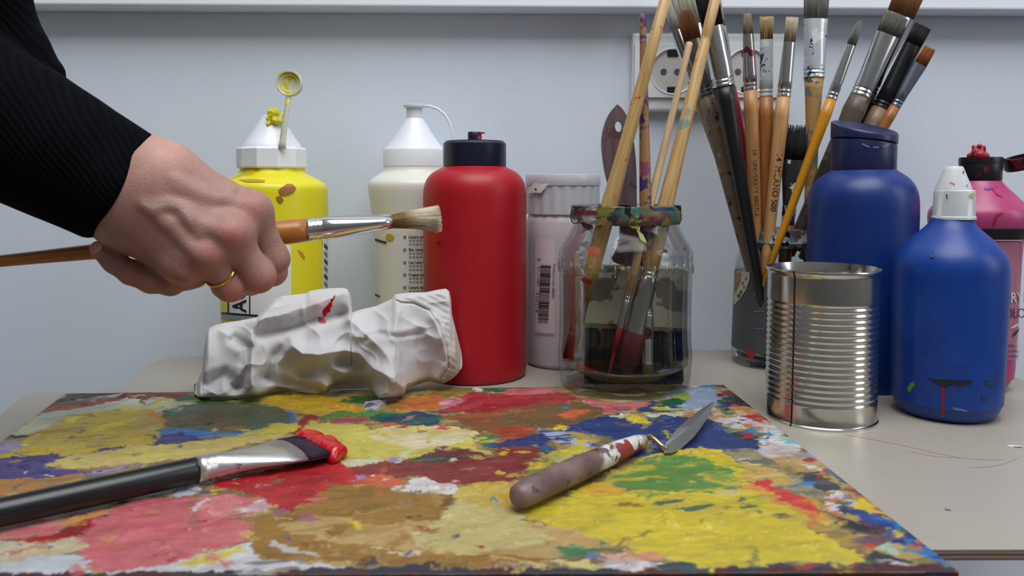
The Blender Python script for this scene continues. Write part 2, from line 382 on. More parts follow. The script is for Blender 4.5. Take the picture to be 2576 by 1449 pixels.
blob(cL([(320,632),(500,570),(850,520),(1000,490),(1150,500),(1480,450),(1700,420),(2000,335),(2140,332),(2140,372),(2000,432),(1500,562),(1300,592),(1000,622),(600,662),(340,652)]),(200,176,106),(206,192,92),(.5,.62),h=.0009)
blob(cL([(1850,390),(2130,320),(2140,380),(1960,420),(1880,430)]),(210,194,64),h=.001)
blob(cL([(560,700),(900,640),(1020,632),(700,705)]),(150,128,196),(180,160,200),h=.0003)
blob(cL([(-60,745),(300,732),(560,690),(584,722),(350,792),(-60,880)]),(176,120,40),(140,110,60),(.5,.6))
for q in ((210,695,24,9),(350,705,26,9),(180,490,40,8)): blob(cL(ell(*q)),(214,210,222),h=.0009)
blob(cL([(1000,912),(1010,880),(1180,870),(1250,840),(1245,882),(1085,918)]),(198,140,48),(200,160,60))
blob(cL([(-60,1100),(430,1000),(480,1050),(440,1112),(300,1142),(100,1162),(-60,1162)]),(196,104,110),(206,130,130),h=.0006)
blob(cL([(610,1100),(720,1030),(740,960),(1000,880),(1200,870),(1460,855),(1650,838),(1800,880),(1985,900),(1800,990),(1640,1010),(1780,1050),(1812,1120),(1700,1190),(1300,1322),(1050,1392),(760,1402),(600,1372),(680,1342),(640,1302),(540,1272),(610,1232),(590,1172)]),(202,108,114),(194,92,98),(.5,.66),h=.0009)
blob(cL([(1420,960),(1440,900),(1640,848),(1740,890),(1800,960),(1650,1002),(1500,1002)]),(216,142,142),(208,120,124),h=.0006)
blob(cL([(1400,968),(1415,905),(1560,865),(1450,925),(1432,980)]),(214,204,208),h=.0008)
blob(cL([(1690,955),(1900,880),(1990,893),(1870,972),(1760,988)]),(216,206,210),(206,160,166),h=.0008)
blob(cL([(450,1052),(480,1010),(660,960),(870,928),(740,1002),(660,1042),(520,1092)]),(190,114,44),(196,140,84))
blob(cL([(110,1182),(300,1152),(560,1082),(690,1028),(650,1100),(600,1152),(400,1172),(200,1197)]),(168,38,42),(140,36,40),h=.0012)
blob(cL([(-60,1165),(120,1184),(300,1194),(520,1162),(600,1150),(612,1232),(540,1272),(200,1312),(-60,1400)]),(198,186,162),(190,172,136),(.5,.65),h=.0007)
blob(cL([(-60,1392),(200,1312),(540,1272),(650,1312),(684,1342),(600,1382),(740,1442),(-60,1500)]),(196,201,206),(186,190,196),h=.0007)
blob(cL([(590,1440),(660,1405),(740,1425),(720,1450)]),(198,132,92),(206,170,140))
blob(cL([(740,1442),(760,1400),(1050,1385),(1300,1325),(1790,1180),(1840,1280),(1960,1332),(1900,1402),(1400,1420),(1000,1440)]),(202,203,208),(190,188,190),h=.0006)
blob(cL([(1260,1362),(1500,1290),(1720,1215),(1765,1262),(1600,1335),(1400,1375)]),(208,188,84),(206,200,140),h=.0007)
blob(cL([(1760,1330),(1960,1310),(2300,1350),(2576,1370),(2576,1392),(2100,1380),(1800,1370)]),(120,122,132),(196,196,200),(.5,.56),h=.0005)
# ---- red pool around the loaded brush
blob(cL([(1870,1002),(2060,915),(2150,950),(1960,995)]),(160,90,116),(176,110,120))
blob(cL([(1490,792),(1560,742),(1900,690),(2120,640),(2250,600),(2260,560),(2200,430),(2105,392),(2150,362),(2145,322),(2200,283),(2290,288),(2305,350),(2370,500),(2380,582),(2460,612),(2500,650),(2600,660),(2700,700),(2650,742),(2560,775),(2420,810),(2300,842),(2240,890),(2110,972),(2000,932),(1760,842),(1640,812)]),(164,20,30),(186,28,38),(.5,.62),h=.0013)
blob(cL([(2150,362),(2145,322),(2200,283),(2290,288),(2305,345),(2250,382)]),(150,34,40),h=.0026)
blob(cL([(1470,852),(1500,810),(1592,808),(1560,842)]),(208,176,40)); blob(cL([(1250,842),(1310,800),(1470,790),(1440,832),(1300,862)]),(194,198,212)); blob(cL([(1420,792),(1480,780),(1492,802)]),(90,70,150))
# ---- middle part
blob(cM([(-260,170),(0,150),(240,130),(300,182),(200,192),(0,185),(-200,190)]),(52,98,46),(120,130,60),(.52,.58))
blob(cM([(-560,190),(-470,130),(-230,130),(-30,150),(80,205),(20,250),(-190,272),(-330,242),(-450,212)]),(212,178,34),(200,160,40),h=.0009)
blob(cM([(-130,190),(20,170),(140,222),(-50,242)]),(208,132,40),(212,160,40))
blob(cM([(20,205),(200,215),(220,255),(0,250)]),(206,160,40))
blob(cM([(560,152),(740,80),(900,90),(1000,100),(960,112),(780,152)]),(150,118,54),(130,100,50))
blob(cM([(830,62),(1560,42),(1600,82),(1440,62),(1300,92),(1130,112),(1000,92),(900,92)]),(22,88,66),(60,120,60),(.54,.6))
blob(cM([(1150,102),(1440,58),(1560,90),(1900,180),(2290,178),(2190,232),(1900,262),(1760,182),(1600,132),(1200,122)]),(192,94,98),(204,120,118),h=.0007)
blob(cM([(350,202),(520,150),(740,130),(800,150),(720,242),(420,242),(340,212)]),(202,114,44),(190,92,40),h=.0009)
blob(cM([(730,272),(780,190),(960,110),(1180,130),(1600,118),(1770,160),(1640,182),(1450,212),(1300,242),(1060,272),(850,262)]),(160,42,48),(180,56,60),h=.0009)
blob(cM([(740,180),(800,150),(900,160),(860,210),(760,235)]),(200,110,130),(216,170,190))
for q in ((1000,97,40,12),): blob(cM(ell(*q)),(214,208,204),h=.0016)
blob(cM([(-150,292),(0,250),(240,250),(400,240),(420,258),(230,302),(0,285)]),(94,136,62),(60,110,66))
blob(cM([(220,312),(240,280),(540,248),(740,278),(745,332),(560,362),(420,342)]),(22,92,84),(30,58,96),(.48,.56))
blob(cM([(-40,305),(80,278),(200,280),(214,310),(100,332),(0,322)]),(166,84,74))
blob(cM([(-40,332),(90,328),(70,352),(0,365),(-60,355)]),(204,198,206),(160,130,180))
blob(cM([(270,332),(420,328),(465,350),(380,374)]),(202,98,44))
blob(cM([(190,250),(212,198),(262,193),(325,188),(334,216),(270,252)]),(196,196,212),(110,90,120),(.55,.6),h=.003)
blob(cM([(320,190),(390,165),(340,200)]),(110,90,170))
blob(cM([(740,292),(1000,258),(1400,208),(1700,178),(1910,222),(1900,272),(1760,342),(1640,362),(1420,382),(1420,432),(1300,462),(1100,442),(1000,402),(900,342)]),(132,84,48),(106,92,54),(.46,.56),h=.0008)
blob(cM([(760,300),(1000,265),(1400,230),(1420,250),(1000,300)]),(170,92,54),(140,96,56))
blob(cM([(1580,282),(1700,230),(1810,240),(1740,292),(1620,302)]),(208,106,52),(180,96,50),h=.001)
blob(cM([(1000,400),(1200,360),(1380,340),(1420,400),(1300,455),(1150,440)]),(168,76,40),(150,60,40))
blob(cM([(-260,382),(-180,318),(0,345),(180,335),(220,380),(400,358),(820,368),(1000,380),(1010,432),(960,472),(1000,520),(1140,552),(880,535),(760,512),(640,562),(500,582),(350,602),(200,642),(60,632),(0,602),(-100,602),(-175,522),(-230,442)]),(206,194,92),(200,180,70),(.52,.66),h=.001)
blob(cM([(190,400),(400,356),(820,366),(1010,390),(980,452),(800,482),(700,522),(500,522),(350,472),(230,452)]),(216,206,168),(208,190,100),(.47,.6),h=.0012)
blob(cM([(20,600),(200,600),(350,598),(300,640),(180,650),(60,635)]),(202,206,170),h=.0009)
blob(cM(ell(760,360,42,22)),(202,88,94)); blob(cM([(380,370),(520,350),(560,360),(450,380)]),(170,48,50))
blob(cM([(1050,505),(1100,470),(1280,448),(1500,400),(1560,440),(1480,492),(1560,520),(1540,560),(1470,550),(1420,482),(1200,522)]),(38,58,112),(40,90,130),(.55,.62))
blob(cM([(990,440),(1080,400),(1160,430),(1080,490),(1010,480)]),(190,184,60),(60,120,90),(.45,.53))
blob(cM([(-2433+2520,660),(300,620),(440,580),(640,612),(820,592),(1000,582),(1180,562),(1130,520),(1380,490),(1480,532),(1450,602),(1440,652),(1330,682),(1330,722),(1200,752),(1000,772),(850,772),(720,762),(560,722),(440,742),(300,692),(90,700)]),(134,54,48),(118,44,40),h=.0006)
blob(cM([(480,592),(760,550),(880,572),(1000,572),(880,592),(640,625)]),(60,64,62),(90,100,60))
blob(cM([(640,562),(740,498),(780,498),(830,532),(900,510),(1000,542),(1140,562),(760,572)]),(104,40,42))
blob(cM([(340,600),(380,582),(440,590),(420,612),(360,616)]),(140,126,190))
for q in ((1165,698,44,16),(1200,550,36,14),(1010,582,34,10),(1340,548,34,12),(1400,632,38,14),(1560,700,30,12),(1240,530,16,7)): blob(cM(ell(*q)),(202,172,50),h=.001)
blob(cM([(1480,612),(1500,570),(1560,550),(1530,622),(1450,642),(1360,652),(1440,602)]),(78,110,68),(170,160,60))
blob(cM([(1360,690),(1440,600),(1530,640),(1600,620),(1500,720),(1380,740)]),(120,130,64),(200,170,50))
# ---- navy field
blob([(1395,1085),(1470,1060),(1560,1043),(1640,1036),(1760,1038),(1800,1060),(1850,1092),(1915,1113),(1905,1130),(1800,1134),(1700,1141),(1590,1150),(1560,1110),(1500,1092)],(38,58,114),(44,68,126),(.5,.7),h=.0006)
blob([(1590,1040),(1640,1018),(1700,1020),(1800,1040),(1700,1048)],(40,60,114))
blob(cM([(2180,220),(2280,175),(2480,190),(2460,250),(2300,250)]),(36,52,104),(50,80,130))
blob(cM([(1440,382),(1560,386),(1760,442),(1890,492),(1760,502),(1560,472),(1480,422)]),(172,182,208),(60,90,150),(.5,.55),h=.0008)
blob(cM([(1530,582),(1600,520),(1780,488),(1840,520),(1700,572),(1560,622)]),(204,192,58),(180,180,110))
blob(cM([(1700,470),(1760,440),(1850,460),(1780,490)]),(210,180,50))
for q in ((1600,368,46,18),(2165,320,74,22),(1850,418,14,7),(2120,300,40,12)): blob(cM(ell(*q)),(216,194,48),h=.0012)
blob(cM([(1940,285),(2100,258),(2380,248),(2600,250),(2560,285),(2400,285),(2100,302)]),(202,202,192),(190,180,90),(.5,.56),h=.001)
blob(cM([(2300,240),(2450,215),(2520,240),(2400,262)]),(190,184,60),(60,100,80))
# ---- right part
blob(cR([(60,130),(120,85),(330,58),(480,108),(470,155),(400,195),(200,222),(100,170)]),(142,160,190),(160,176,204),h=.0005)
blob(cR([(150,48),(340,42),(460,42),(500,72),(330,72)]),(196,194,200),(90,80,90),(.54,.58),h=.0004)
blob(cR([(350,45),(462,38),(496,72),(420,72)]),(86,50,44))
blob(cR([(100,150),(160,95),(225,98),(230,160),(150,160)]),(154,164,58),(120,150,70))
blob(cR([(0,185),(100,150),(200,158),(224,192),(120,205),(20,208)]),(16,88,54),(40,120,70),h=.0007)
blob(cR([(-40,210),(80,205),(120,225),(60,260),(-20,255)]),(190,182,60),(50,70,110),(.5,.56))
blob(cR([(440,205),(480,130),(470,88),(560,105),(695,212),(600,224),(480,214)]),(42,43,40),(56,62,60))
blob(cR([(440,170),(500,120),(540,150),(480,190)]),(40,62,54))
blob(cR([(200,225),(400,200),(440,215),(400,245),(250,262)]),(204,202,206),(150,140,160))
blob(cR([(170,250),(250,225),(310,240),(260,285),(190,280)]),(176,120,66),(206,190,170))
blob(cR([(390,245),(530,208),(692,210),(745,250),(600,264),(480,284),(400,274)]),(168,128,82),(196,168,130),h=.0005)
blob(cR([(380,292),(560,278),(640,258),(800,310),(860,332),(910,392),(760,382),(560,352),(460,312)]),(208,203,204),(186,180,190),h=.0008)
blob(cR([(610,272),(660,258),(752,258),(835,310),(740,325),(650,302)]),(160,42,50),(196,90,60),(.5,.6),h=.0009)
blob(cR([(620,352),(780,346),(775,372),(665,370)]),(188,132,54))
blob(cR([(735,425),(830,368),(985,450),(1045,490),(900,505),(800,475),(720,455)]),(128,178,198),(206,212,214),(.5,.58),h=.0007)
blob(cR([(860,400),(930,390),(985,440),(900,440)]),(176,184,140))
blob(cR([(470,352),(560,358),(570,395),(480,385)]),(96,110,84),(150,160,120))
blob(cR([(520,390),(600,378),(745,418),(725,455),(640,445)]),(44,48,54),(60,80,90),(.55,.6))
blob(cR([(690,505),(740,470),(860,470),(1000,500),(970,562),(800,560)]),(206,200,202),(196,170,166),h=.0008)
blob(cR([(940,540),(1080,515),(1190,585),(1020,580)]),(128,136,168),(150,150,176))
blob(cR([(820,592),(940,568),(1180,572),(1240,622),(1130,664),(960,622)]),(182,146,80),(196,160,110))
blob(cR([(980,597),(1100,608),(1145,650),(1060,632)]),(214,210,208),h=.001)
blob(cR([(-60,545),(180,530),(320,492),(480,518),(510,562),(570,582),(490,622),(380,602),(230,562),(-60,565)]),(222,192,42),(210,160,40),(.56,.66),h=.001)
blob(cR([(470,535),(650,500),(760,540),(830,602),(870,662),(980,692),(1100,792),(1165,855),(1050,835),(900,762),(760,692),(640,602)]),(152,146,114),(112,112,98),(.5,.6),h=.0006)
blob(cR([(500,662),(540,610),(640,590),(800,622),(900,692),(945,742),(850,772),(700,742),(600,722),(560,690)]),(196,160,84),(206,184,120),(.5,.6),h=.0009)
blob(cR([(945,652),(1090,658),(1270,738),(1305,790),(1190,814),(1050,742)]),(52,56,64),(74,78,86),h=.0004)
blob(cR([(1180,632),(1260,638),(1390,735),(1320,745),(1230,685)]),(40,86,122),(60,110,140))
blob(cR([(1330,790),(1370,748),(1435,750),(1540,860),(1440,835)]),(150,48,60),(60,60,120),(.55,.6))
# ---- large yellow and green
blob([(1300,1292),(1330,1272),(1430,1240),(1480,1222),(1560,1190),(1620,1148),(1760,1128),(1850,1160),(1878,1215),(1960,1260),(2010,1292),(2090,1350),(2200,1412),(2165,1424),(1990,1415),(1790,1436),(1720,1418),(1640,1402),(1560,1372),(1450,1347),(1360,1322)],(206,186,48),(194,172,56),(.55,.7),h=.0011)
blob([(1500,1222),(1560,1190),(1600,1165),(1650,1153),(1710,1148),(1770,1158),(1845,1190),(1868,1215),(1852,1238),(1780,1243),(1700,1238),(1640,1256),(1560,1244)],(94,136,60),(182,172,56),(.46,.58),h=.0011)
blob([(1650,1155),(1710,1149),(1775,1160),(1845,1192),(1862,1214),(1820,1222),(1760,1195),(1690,1178)],(88,138,62),(130,156,60),h=.0014)
blob(cM([(1680,800),(1900,748),(2090,832),(1880,864)]),(206,154,46),(206,176,50),(.45,.6))
for q in ([(20,872),(200,860),(440,902),(420,962),(250,952),(60,912)],[(590,922),(660,898),(725,962),(640,972)],[(760,965),(900,958),(1100,1022),(960,1012)],[(540,872),(620,848),(645,892),(560,902)],[(420,930),(480,905),(520,930),(450,965)]): blob(cR(q),(80,104,76),(196,178,60),(.47,.55),h=.0009)
blob(cR([(580,765),(700,738),(850,838),(960,905),(1140,935),(1250,1000),(1200,1034),(1050,985),(900,905),(760,835),(600,795)]),(206,140,58),(208,176,60),(.5,.6))
blob(cR([(690,745),(780,735),(880,798),(960,798),(1000,838),(1130,878),(1130,925),(1060,935),(960,902),(890,872),(800,802)]),(202,54,54),(206,84,58),(.52,.6),h=.001)
blob(cR([(1185,855),(1250,800),(1335,830),(1390,872),(1400,905),(1300,885)]),(218,213,208),(200,190,200),h=.0009)
blob(cR([(1170,895),(1255,850),(1305,872),(1265,965),(1200,935)]),(202,118,48),(206,200,200),(.54,.58))
blob(cR([(1260,930),(1300,900),(1380,910),(1390,950),(1300,965)]),(206,200,210),(56,50,110),(.5,.55))
blob(cR([(1365,932),(1400,868),(1475,848),(1525,902),(1605,930),(1638,962),(1560,985),(1480,962)]),(218,192,42),h=.0013)
blob(cR([(1430,985),(1480,960),(1640,1000),(1740,1010),(1800,1050),(1870,1120),(1970,1195),(2090,1305),(2135,1350),(2000,1352),(1880,1225),(1760,1185),(1640,1105),(1480,1030)]),(42,118,184),(36,70,150),(.52,.6),h=.0008)
blob(cR([(1600,1000),(1720,1000),(1790,1060),(1700,1070)]),(50,160,206),(42,110,190))
blob(cR([(1225,1025),(1310,978),(1400,1020),(1640,1085),(1500,1115),(1400,1075),(1300,1022)]),(28,23,33),(80,44,50),(.55,.6),h=.0008)
blob(cR([(1390,1000),(1500,1010),(1640,1060),(1640,1090),(1500,1050)]),(104,54,60),(60,40,90))
for q in ((1710,1110,50,18),(1650,1075,22,12)): blob(cR(ell(*q)),(210,174,60),h=.0012)
blob(cR([(1865,1120),(1900,1130),(1990,1200),(1925,1196)]),(210,174,72))
blob(cR([(1050,1020),(1240,1038),(1400,1090),(1470,1165),(1300,1185),(1100,1105)]),(136,116,68),(180,140,60),(.5,.6))
blob(cR([(1370,1130),(1500,1120),(1620,1100),(1700,1130),(1600,1180),(1440,1170)]),(110,80,90),(60,80,130),(.5,.56))
blob(cR([(1415,1195),(1480,1158),(1555,1180),(1545,1212)]),(202,72,44))
blob(cR([(1700,1172),(1780,1158),(1865,1222),(1780,1232)]),(46,138,158),(44,110,170))
blob(cR([(1555,1192),(1700,1168),(1768,1200),(1720,1244),(1600,1212)]),(172,192,172),(196,200,160),h=.0009)
blob(cR([(1490,1275),(1520,1218),(1640,1240),(1770,1290),(1640,1304),(1520,1324)]),(52,57,62))
blob(cR([(1750,1285),(1900,1258),(2060,1332),(1900,1354),(1800,1334)]),(116,116,64),(60,100,110))
blob(cR([(1560,1305),(1700,1295),(1860,1330),(1700,1340)]),(196,190,186),(120,100,90))
# ---- ochre and cream foreground
blob(cM([(-633,1042),(-560,1000),(-330,980),(-190,878),(0,788),(340,798),(520,850),(790,850),(832,870),(800,942),(720,1010),(1000,1200),(1480,1302),(1500,1352),(900,1382),(400,1372),(0,1332),(-300,1322),(-560,1292),(-655,1200),(-630,1122)]),(152,112,44),(134,96,38),(.5,.66),h=.0012)
blob(cM([(-440,1092),(-200,1010),(0,1000),(300,1082),(720,1032),(1000,1062),(1300,1082),(1840,1162),(1900,1232),(1500,1302),(1000,1292),(600,1282),(300,1222),(0,1202),(-200,1152)]),(182,152,96),(168,134,76),(.5,.66),h=.001)
blob(cM([(560,1130),(740,1020),(830,900),(950,880),(1230,950),(1320,962),(1342,1052),(1700,1112),(1840,1162),(1500,1202),(1240,1232),(900,1292),(650,1252),(560,1190)]),(192,176,112),(198,186,130),(.48,.62),h=.0013)
blob(cM([(1310,1040),(1400,1060),(1840,1160),(1880,1230),(1700,1250),(1480,1140)]),(192,158,102),(186,150,90))
blob(cM([(825,872),(860,808),(1000,770),(1200,748),(1275,768),(1262,862),(1250,952),(950,935)]),(202,176,84),(196,160,60),h=.0009)
blob(cM([(1060,882),(1080,798),(1240,755),(1265,862),(1200,902)]),(204,166,48),(200,176,84))
blob(cM([(270,1222),(400,1258),(600,1290),(580,1312),(380,1282)]),(206,190,150),h=.0014)
blob(cM([(-110,1130),(0,1060),(60,1090),(20,1150),(-60,1160)]),(120,88,30),(150,110,40)); blob(cM([(30,1085),(100,1075),(210,1090),(150,1110)]),(206,180,44),h=.002)
blob(cM([(790,860),(840,868),(800,950),(720,1005),(740,930)]),(116,84,34),(150,110,50))
blob(cM([(80,762),(130,718),(300,698),(470,740),(462,792),(360,812),(200,795)]),(206,98,58),(180,80,50),h=.0009)
blob(cM([(108,722),(160,708),(155,752),(100,757)]),(150,138,192))
blob(cM([(365,822),(470,770),(600,728),(735,770),(860,780),(845,852),(790,862),(640,842),(480,832)]),(218,212,212),(200,190,186),h=.0014)
for q in ((235,725,16,7),(360,752,18,8)): blob(cM(ell(*q)),(220,214,210),h=.0015)
# ---- front border
blob(cM([(1480,1335),(1600,1308),(1800,1338),(1870,1390),(1700,1375)]),(206,192,104),(200,180,120))
blob(cM([(1830,1315),(1900,1288),(2080,1258),(2460,1288),(2200,1325),(2000,1335)]),(202,140,110),(206,170,150))
blob(cM([(1850,1352),(1900,1328),(2240,1328),(2330,1362),(2100,1392),(1860,1392)]),(218,212,212),(186,170,170))
blob(cM([(1580,1262),(1680,1218),(1900,1238),(1850,1292),(1700,1292)]),(68,116,74),(110,140,90)); blob(cM([(1840,1170),(1920,1180),(1900,1200),(1850,1200)]),(80,116,80)); blob(cM([(1520,1210),(1570,1215),(1540,1230)]),(70,116,76))
blob(cM([(1775,1302),(1840,1278),(1855,1322),(1800,1325)]),(80,120,182))
blob(cR([(10,1325),(160,1288),(330,1332),(420,1352),(100,1365),(0,1345)]),(42,70,76),(60,60,90))
edge=[(-600,1600),(-600,1452),(500,1440),(1040,1427),(1290,1434),(1560,1436),(1760,1437),(1900,1424),(2120,1426),(2300,1420),(2420,1434),(2430,1600)]
blob(edge,(80,26,30),(44,42,56),(.45,.52),h=.0003)
for q in ((660,1350),(860,1310),(1040,1335),(1250,1322),(1450,1330)): 
    blob(cR(ell(q[0],q[1],90,14)),random.choice([(160,52,44),(60,104,150),(44,70,76),(150,60,50)]),(50,40,50))
# ---- half-mixed smears: colour dragged from a neighbouring patch
Bq=lambda a,b:(FL*(1-a)+FR*a)*(1-b)+(BL*(1-a)+BR*a)*b
FL,FR,BL,BR=map(np.array,(FL,FR,BL,BR))
rs=np.random.RandomState(21)
for i in range(420):
    a,b=rs.rand(),rs.rand(); da,db=rs.randn()*.035,rs.randn()*.07
    if not(0<a+da<1 and 0<b+db<1): continue
    c0=col[int((b+db)*(NY-1)),int((a+da)*(NX-1))]; p=Bq(a,b); an=math.atan2(-db*.27,-da*.5)+rs.randn()*.35; L_=.003+.010*rs.rand()**2; w_=.0006+.0016*rs.rand()
    qs=[p+np.array([math.cos(t)*L_*math.cos(an)-math.sin(t)*w_*math.sin(an),math.cos(t)*L_*math.sin(an)+math.sin(t)*w_*math.cos(an)]) for t in np.linspace(0,6.283,14)[:-1]]
    pp=np.array([proj(q[0],q[1],ZB) for q in qs]); x0,y0=pp.min(0)-30; x1,y1=pp.max(0)+30
    m=np.where((PXw>=x0)&(PXw<=x1)&(PYw>=y0)&(PYw<=y1)); ins=inpoly(PXw[m],PYw[m],pp); ii=(m[0][ins],m[1][ins]); k=.45+.5*rs.rand()
    col[ii]=col[ii]*(1-k)+c0*k; hgt[ii]+=.0003
# ---- random flecks of paint
pal=[(214,210,206),(206,176,48),(36,60,120),(166,40,44),(60,110,70),(196,110,50),(90,70,140),(60,130,180),(30,30,34),(214,150,150)]
for i in range(80):
    p=G(random.uniform(-100,2300),random.uniform(990,1430),ZB); px,py=proj(*p); s=random.uniform(.6,2.2)
    if 1330<px<2000 and py>1250: continue
    r=s*.00075/mpp(p[1],py); blob(ell(px,py,r*random.uniform(1,2),r*.42,12),random.choice(pal),h=.0011)
# right-hand rim is busier
for i in range(60):
    k=random.random(); e=BR*(1-k)+FR*k; q=e+np.array([-random.random()**1.5*.022,0]); px,py=proj(q[0],q[1],ZB); r=random.uniform(.0008,.003)/mpp(q[1],py)
    blob(ell(px,py,r*1.3,r*.5,12),random.choice(pal[2:9]),h=.0009)
# soften colour edges by about one cell and make the relief
def blur(a,n=1):
    for _ in range(n):
        a=(a+np.roll(a,1,0)+np.roll(a,-1,0)+np.roll(a,1,1)+np.roll(a,-1,1))/5
    return a
rid=fbm(BX*75+BY*30,BY*240-BX*40,4,4)-.5; rid2=fbm(BX*500+BY*200,BY*700,7,3)-.5
calm=np.clip((fbm(BX*28,BY*28,13,3)-.36)*4,.12,1)
HB=blur(hgt,2)*.8+calm*(rid*.0013+rid2*.00045)+np.clip(fbm(BX*130,BY*130,12,3)-.66,0,1)*.006
ed=np.minimum(np.minimum(u,1-u)*.5/.004,np.minimum(v,1-v)*.27/.004); HB=HB*np.clip(ed,0,1)
HB=np.clip(HB,-.0002,.004)
board=thing('palette_board','large flat board covered all over in thick dried paint','palette board',(float(BL[0]+.2),float(BL[1]-.1),0))
bo=tuple(board.location)
BV=np.stack([BX,BY,ZB+HB],-1).reshape(-1,3)
idx=np.arange(NX*NY).reshape(NY,NX)
q=np.stack([idx[:-1,:-1],idx[:-1,1:],idx[1:,1:],idx[1:,:-1]],-1).reshape(-1,4)
ring=np.concatenate([idx[0,:],idx[1:,-1],idx[-1,-2::-1],idx[-2:0:-1,0]])
low=BV[ring].copy(); low[:,2]=ZB-.0007; n0=len(BV); nr=len(ring)
rq=np.stack([ring,n0+np.arange(nr),n0+(np.arange(nr)+1)%nr,np.roll(ring,-1)],-1)
allV=np.concatenate([BV,low])-np.array(bo); allQ=np.concatenate([q,rq])
me=bpy.data.meshes.new('paint_layer'); me.vertices.add(len(allV)); me.vertices.foreach_set('co',allV.ravel())
me.loops.add(allQ.size); me.loops.foreach_set('vertex_index',allQ.ravel().astype(np.int32))
me.polygons.add(len(allQ)); me.polygons.foreach_set('loop_start',np.arange(0,allQ.size,4,dtype=np.int32)); me.polygons.foreach_set('loop_total',np.full(len(allQ),4,np.int32))
me.polygons.foreach_set('use_smooth',np.ones(len(allQ),bool)); me.update(calc_edges=True)
cc=np.clip(blur(col,1)*.72+.004,0,1).reshape(-1,3); cc=np.concatenate([cc,cc[ring]*.8]); cc=np.concatenate([cc,np.ones((len(cc),1))],1)
at=me.color_attributes.new('paint','FLOAT_COLOR','POINT'); at.data.foreach_set('color',cc.astype(np.float32).ravel())
po=bpy.data.objects.new('paint_layer',me); COL.objects.link(po); po.parent=board
me.materials.append(MAttr('dried_paint','paint',.42,.42,700,.0005,rvar=.13))
cs=[np.array(p) for p in (FL,FR,BR,BL)]; V=[(p[0],p[1],z) for z in(.0002,ZB-.0008) for p in cs]
fixn(mesh('board',V,[(0,1,2,3),(4,5,6,7)]+[(i,(i+1)%4,4+(i+1)%4,4+i) for i in range(4)],MS('board_edge',(58,34,30),[((40,60,110),120,.6),((150,50,40),150,.64),((30,28,34),90,.55)],.6),board,bo,smooth=False))
def board_z(x,y):
    d=(BX-x)**2+(BY-y)**2; i=np.unravel_index(np.argmin(d),d.shape); return float(ZB+HB[i])
def board_max(x,y,r):
    d=(BX-x)**2+(BY-y)**2; return float(ZB+HB[d<r*r].max())
# ---------------------------------------------------------------- bottles and tubs
class Vessel:
    """upright turned object at photo column cx, depth Y; profile read off the photo as (row, half width)"""
    def __init__(s,name,label,cat,cx,cyref,Y,sy=1.0,group=None):
        s.p0=P(cx,cyref,Y); s.X=s.p0[0]; s.Y=Y; s.sy=sy
        s.root=thing(name,label,cat,(s.X,Y,0),group); s.prof=[]
    def z(s,py): return P(CX,py,s.Y)[2]
    def r(s,hw,py): 
        w=hw*mpp(s.Y,py); D=math.hypot(s.X,s.Y); return w/math.sqrt(1+(w/D)**2)*math.cos(math.atan2(abs(s.X),s.Y))
    def pr(s,pts): return [(s.r(hw,py) if hw>0 else 0.0, s.z(py)) for py,hw in pts]
    def surf(s,px,py,off=.0003):
        """point where the sight line of a pixel meets the turned surface (profile s.prof)"""
        d=ray(px,py); c=np.array([0,0,CH]); z=c[2]+d[2]*(s.Y-.03)/d[1]
        zs=[q[1] for q in s.prof]; rs=[q[0] for q in s.prof]; o=np.argsort(zs); zs=np.array(zs)[o]; rs=np.array(rs)[o]
        for _ in range(6):
            r=np.interp(z,zs,rs)+off
            ax,ay=d[0],d[1]/s.sy; bx,by=c[0]-s.X,(c[1]-s.Y)/s.sy
            A=ax*ax+ay*ay;B=2*(ax*bx+ay*by);C=bx*bx+by*by-r*r; D=B*B-4*A*C
            t=(-B-math.sqrt(max(D,0)))/(2*A); z=c[2]+d[2]*t
        p=c+d*t; return (p[0]-s.X,p[1]-s.Y,p[2])
    def decal(s,name,poly,mat,parent=None,off=.0007,n=1,label=None):
        """thin patch of print or dried paint lying on the surface; poly in photo pixels"""
        bm=bmesh.new(); vs=[bm.verts.new((x,y,0)) for x,y in poly]; bm.faces.new(vs)
        bmesh.ops.triangulate(bm,faces=bm.faces[:])
        for _ in range(6):
            lg=[e_ for e_ in bm.edges if (e_.verts[0].co-e_.verts[1].co).length>9]
            if not lg or len(bm.faces)>2500: break
            bmesh.ops.subdivide_edges(bm,edges=lg,cuts=1); bmesh.ops.triangulate(bm,faces=bm.faces[:])
        V=[s.surf(v.co.x,v.co.y,off) for v in bm.verts]; bm.verts.index_update(); Fc=[[v.index for v in f.verts] for f in bm.faces]; bm.free()
        return mesh(name,V,Fc,mat,parent or s.root,label=label)
    def patch(s,name,x0,x1,y0,y1,mat,parent=None,off=.0003,nx=24,ny=8,skew=0):
        V=[s.surf(x0+(x1-x0)*i/nx,y0+(y1-y0)*j/ny+skew*i/nx,off) for j in range(ny+1) for i in range(nx+1)]
        Fc=[(j*(nx+1)+i,j*(nx+1)+i+1,(j+1)*(nx+1)+i+1,(j+1)*(nx+1)+i) for j in range(ny) for i in range(nx)]
        return mesh(name,V,Fc,mat,parent or s.root)
    def text(s,txt,x,y,size,mat,rot=0,parent=None,off=.00045,sx=1.0,name='lettering',bold=0):
        V,Fc=text_geo(txt,size,bold); c,sn=math.cos(math.radians(rot)),math.sin(math.radians(rot))
        W_=[s.surf(x+(a*sx*c+b*sn),y+(a*sx*sn-b*c),off) for a,b in V]
        return mesh(name,W_,Fc,mat,parent or s.root,smooth=False)
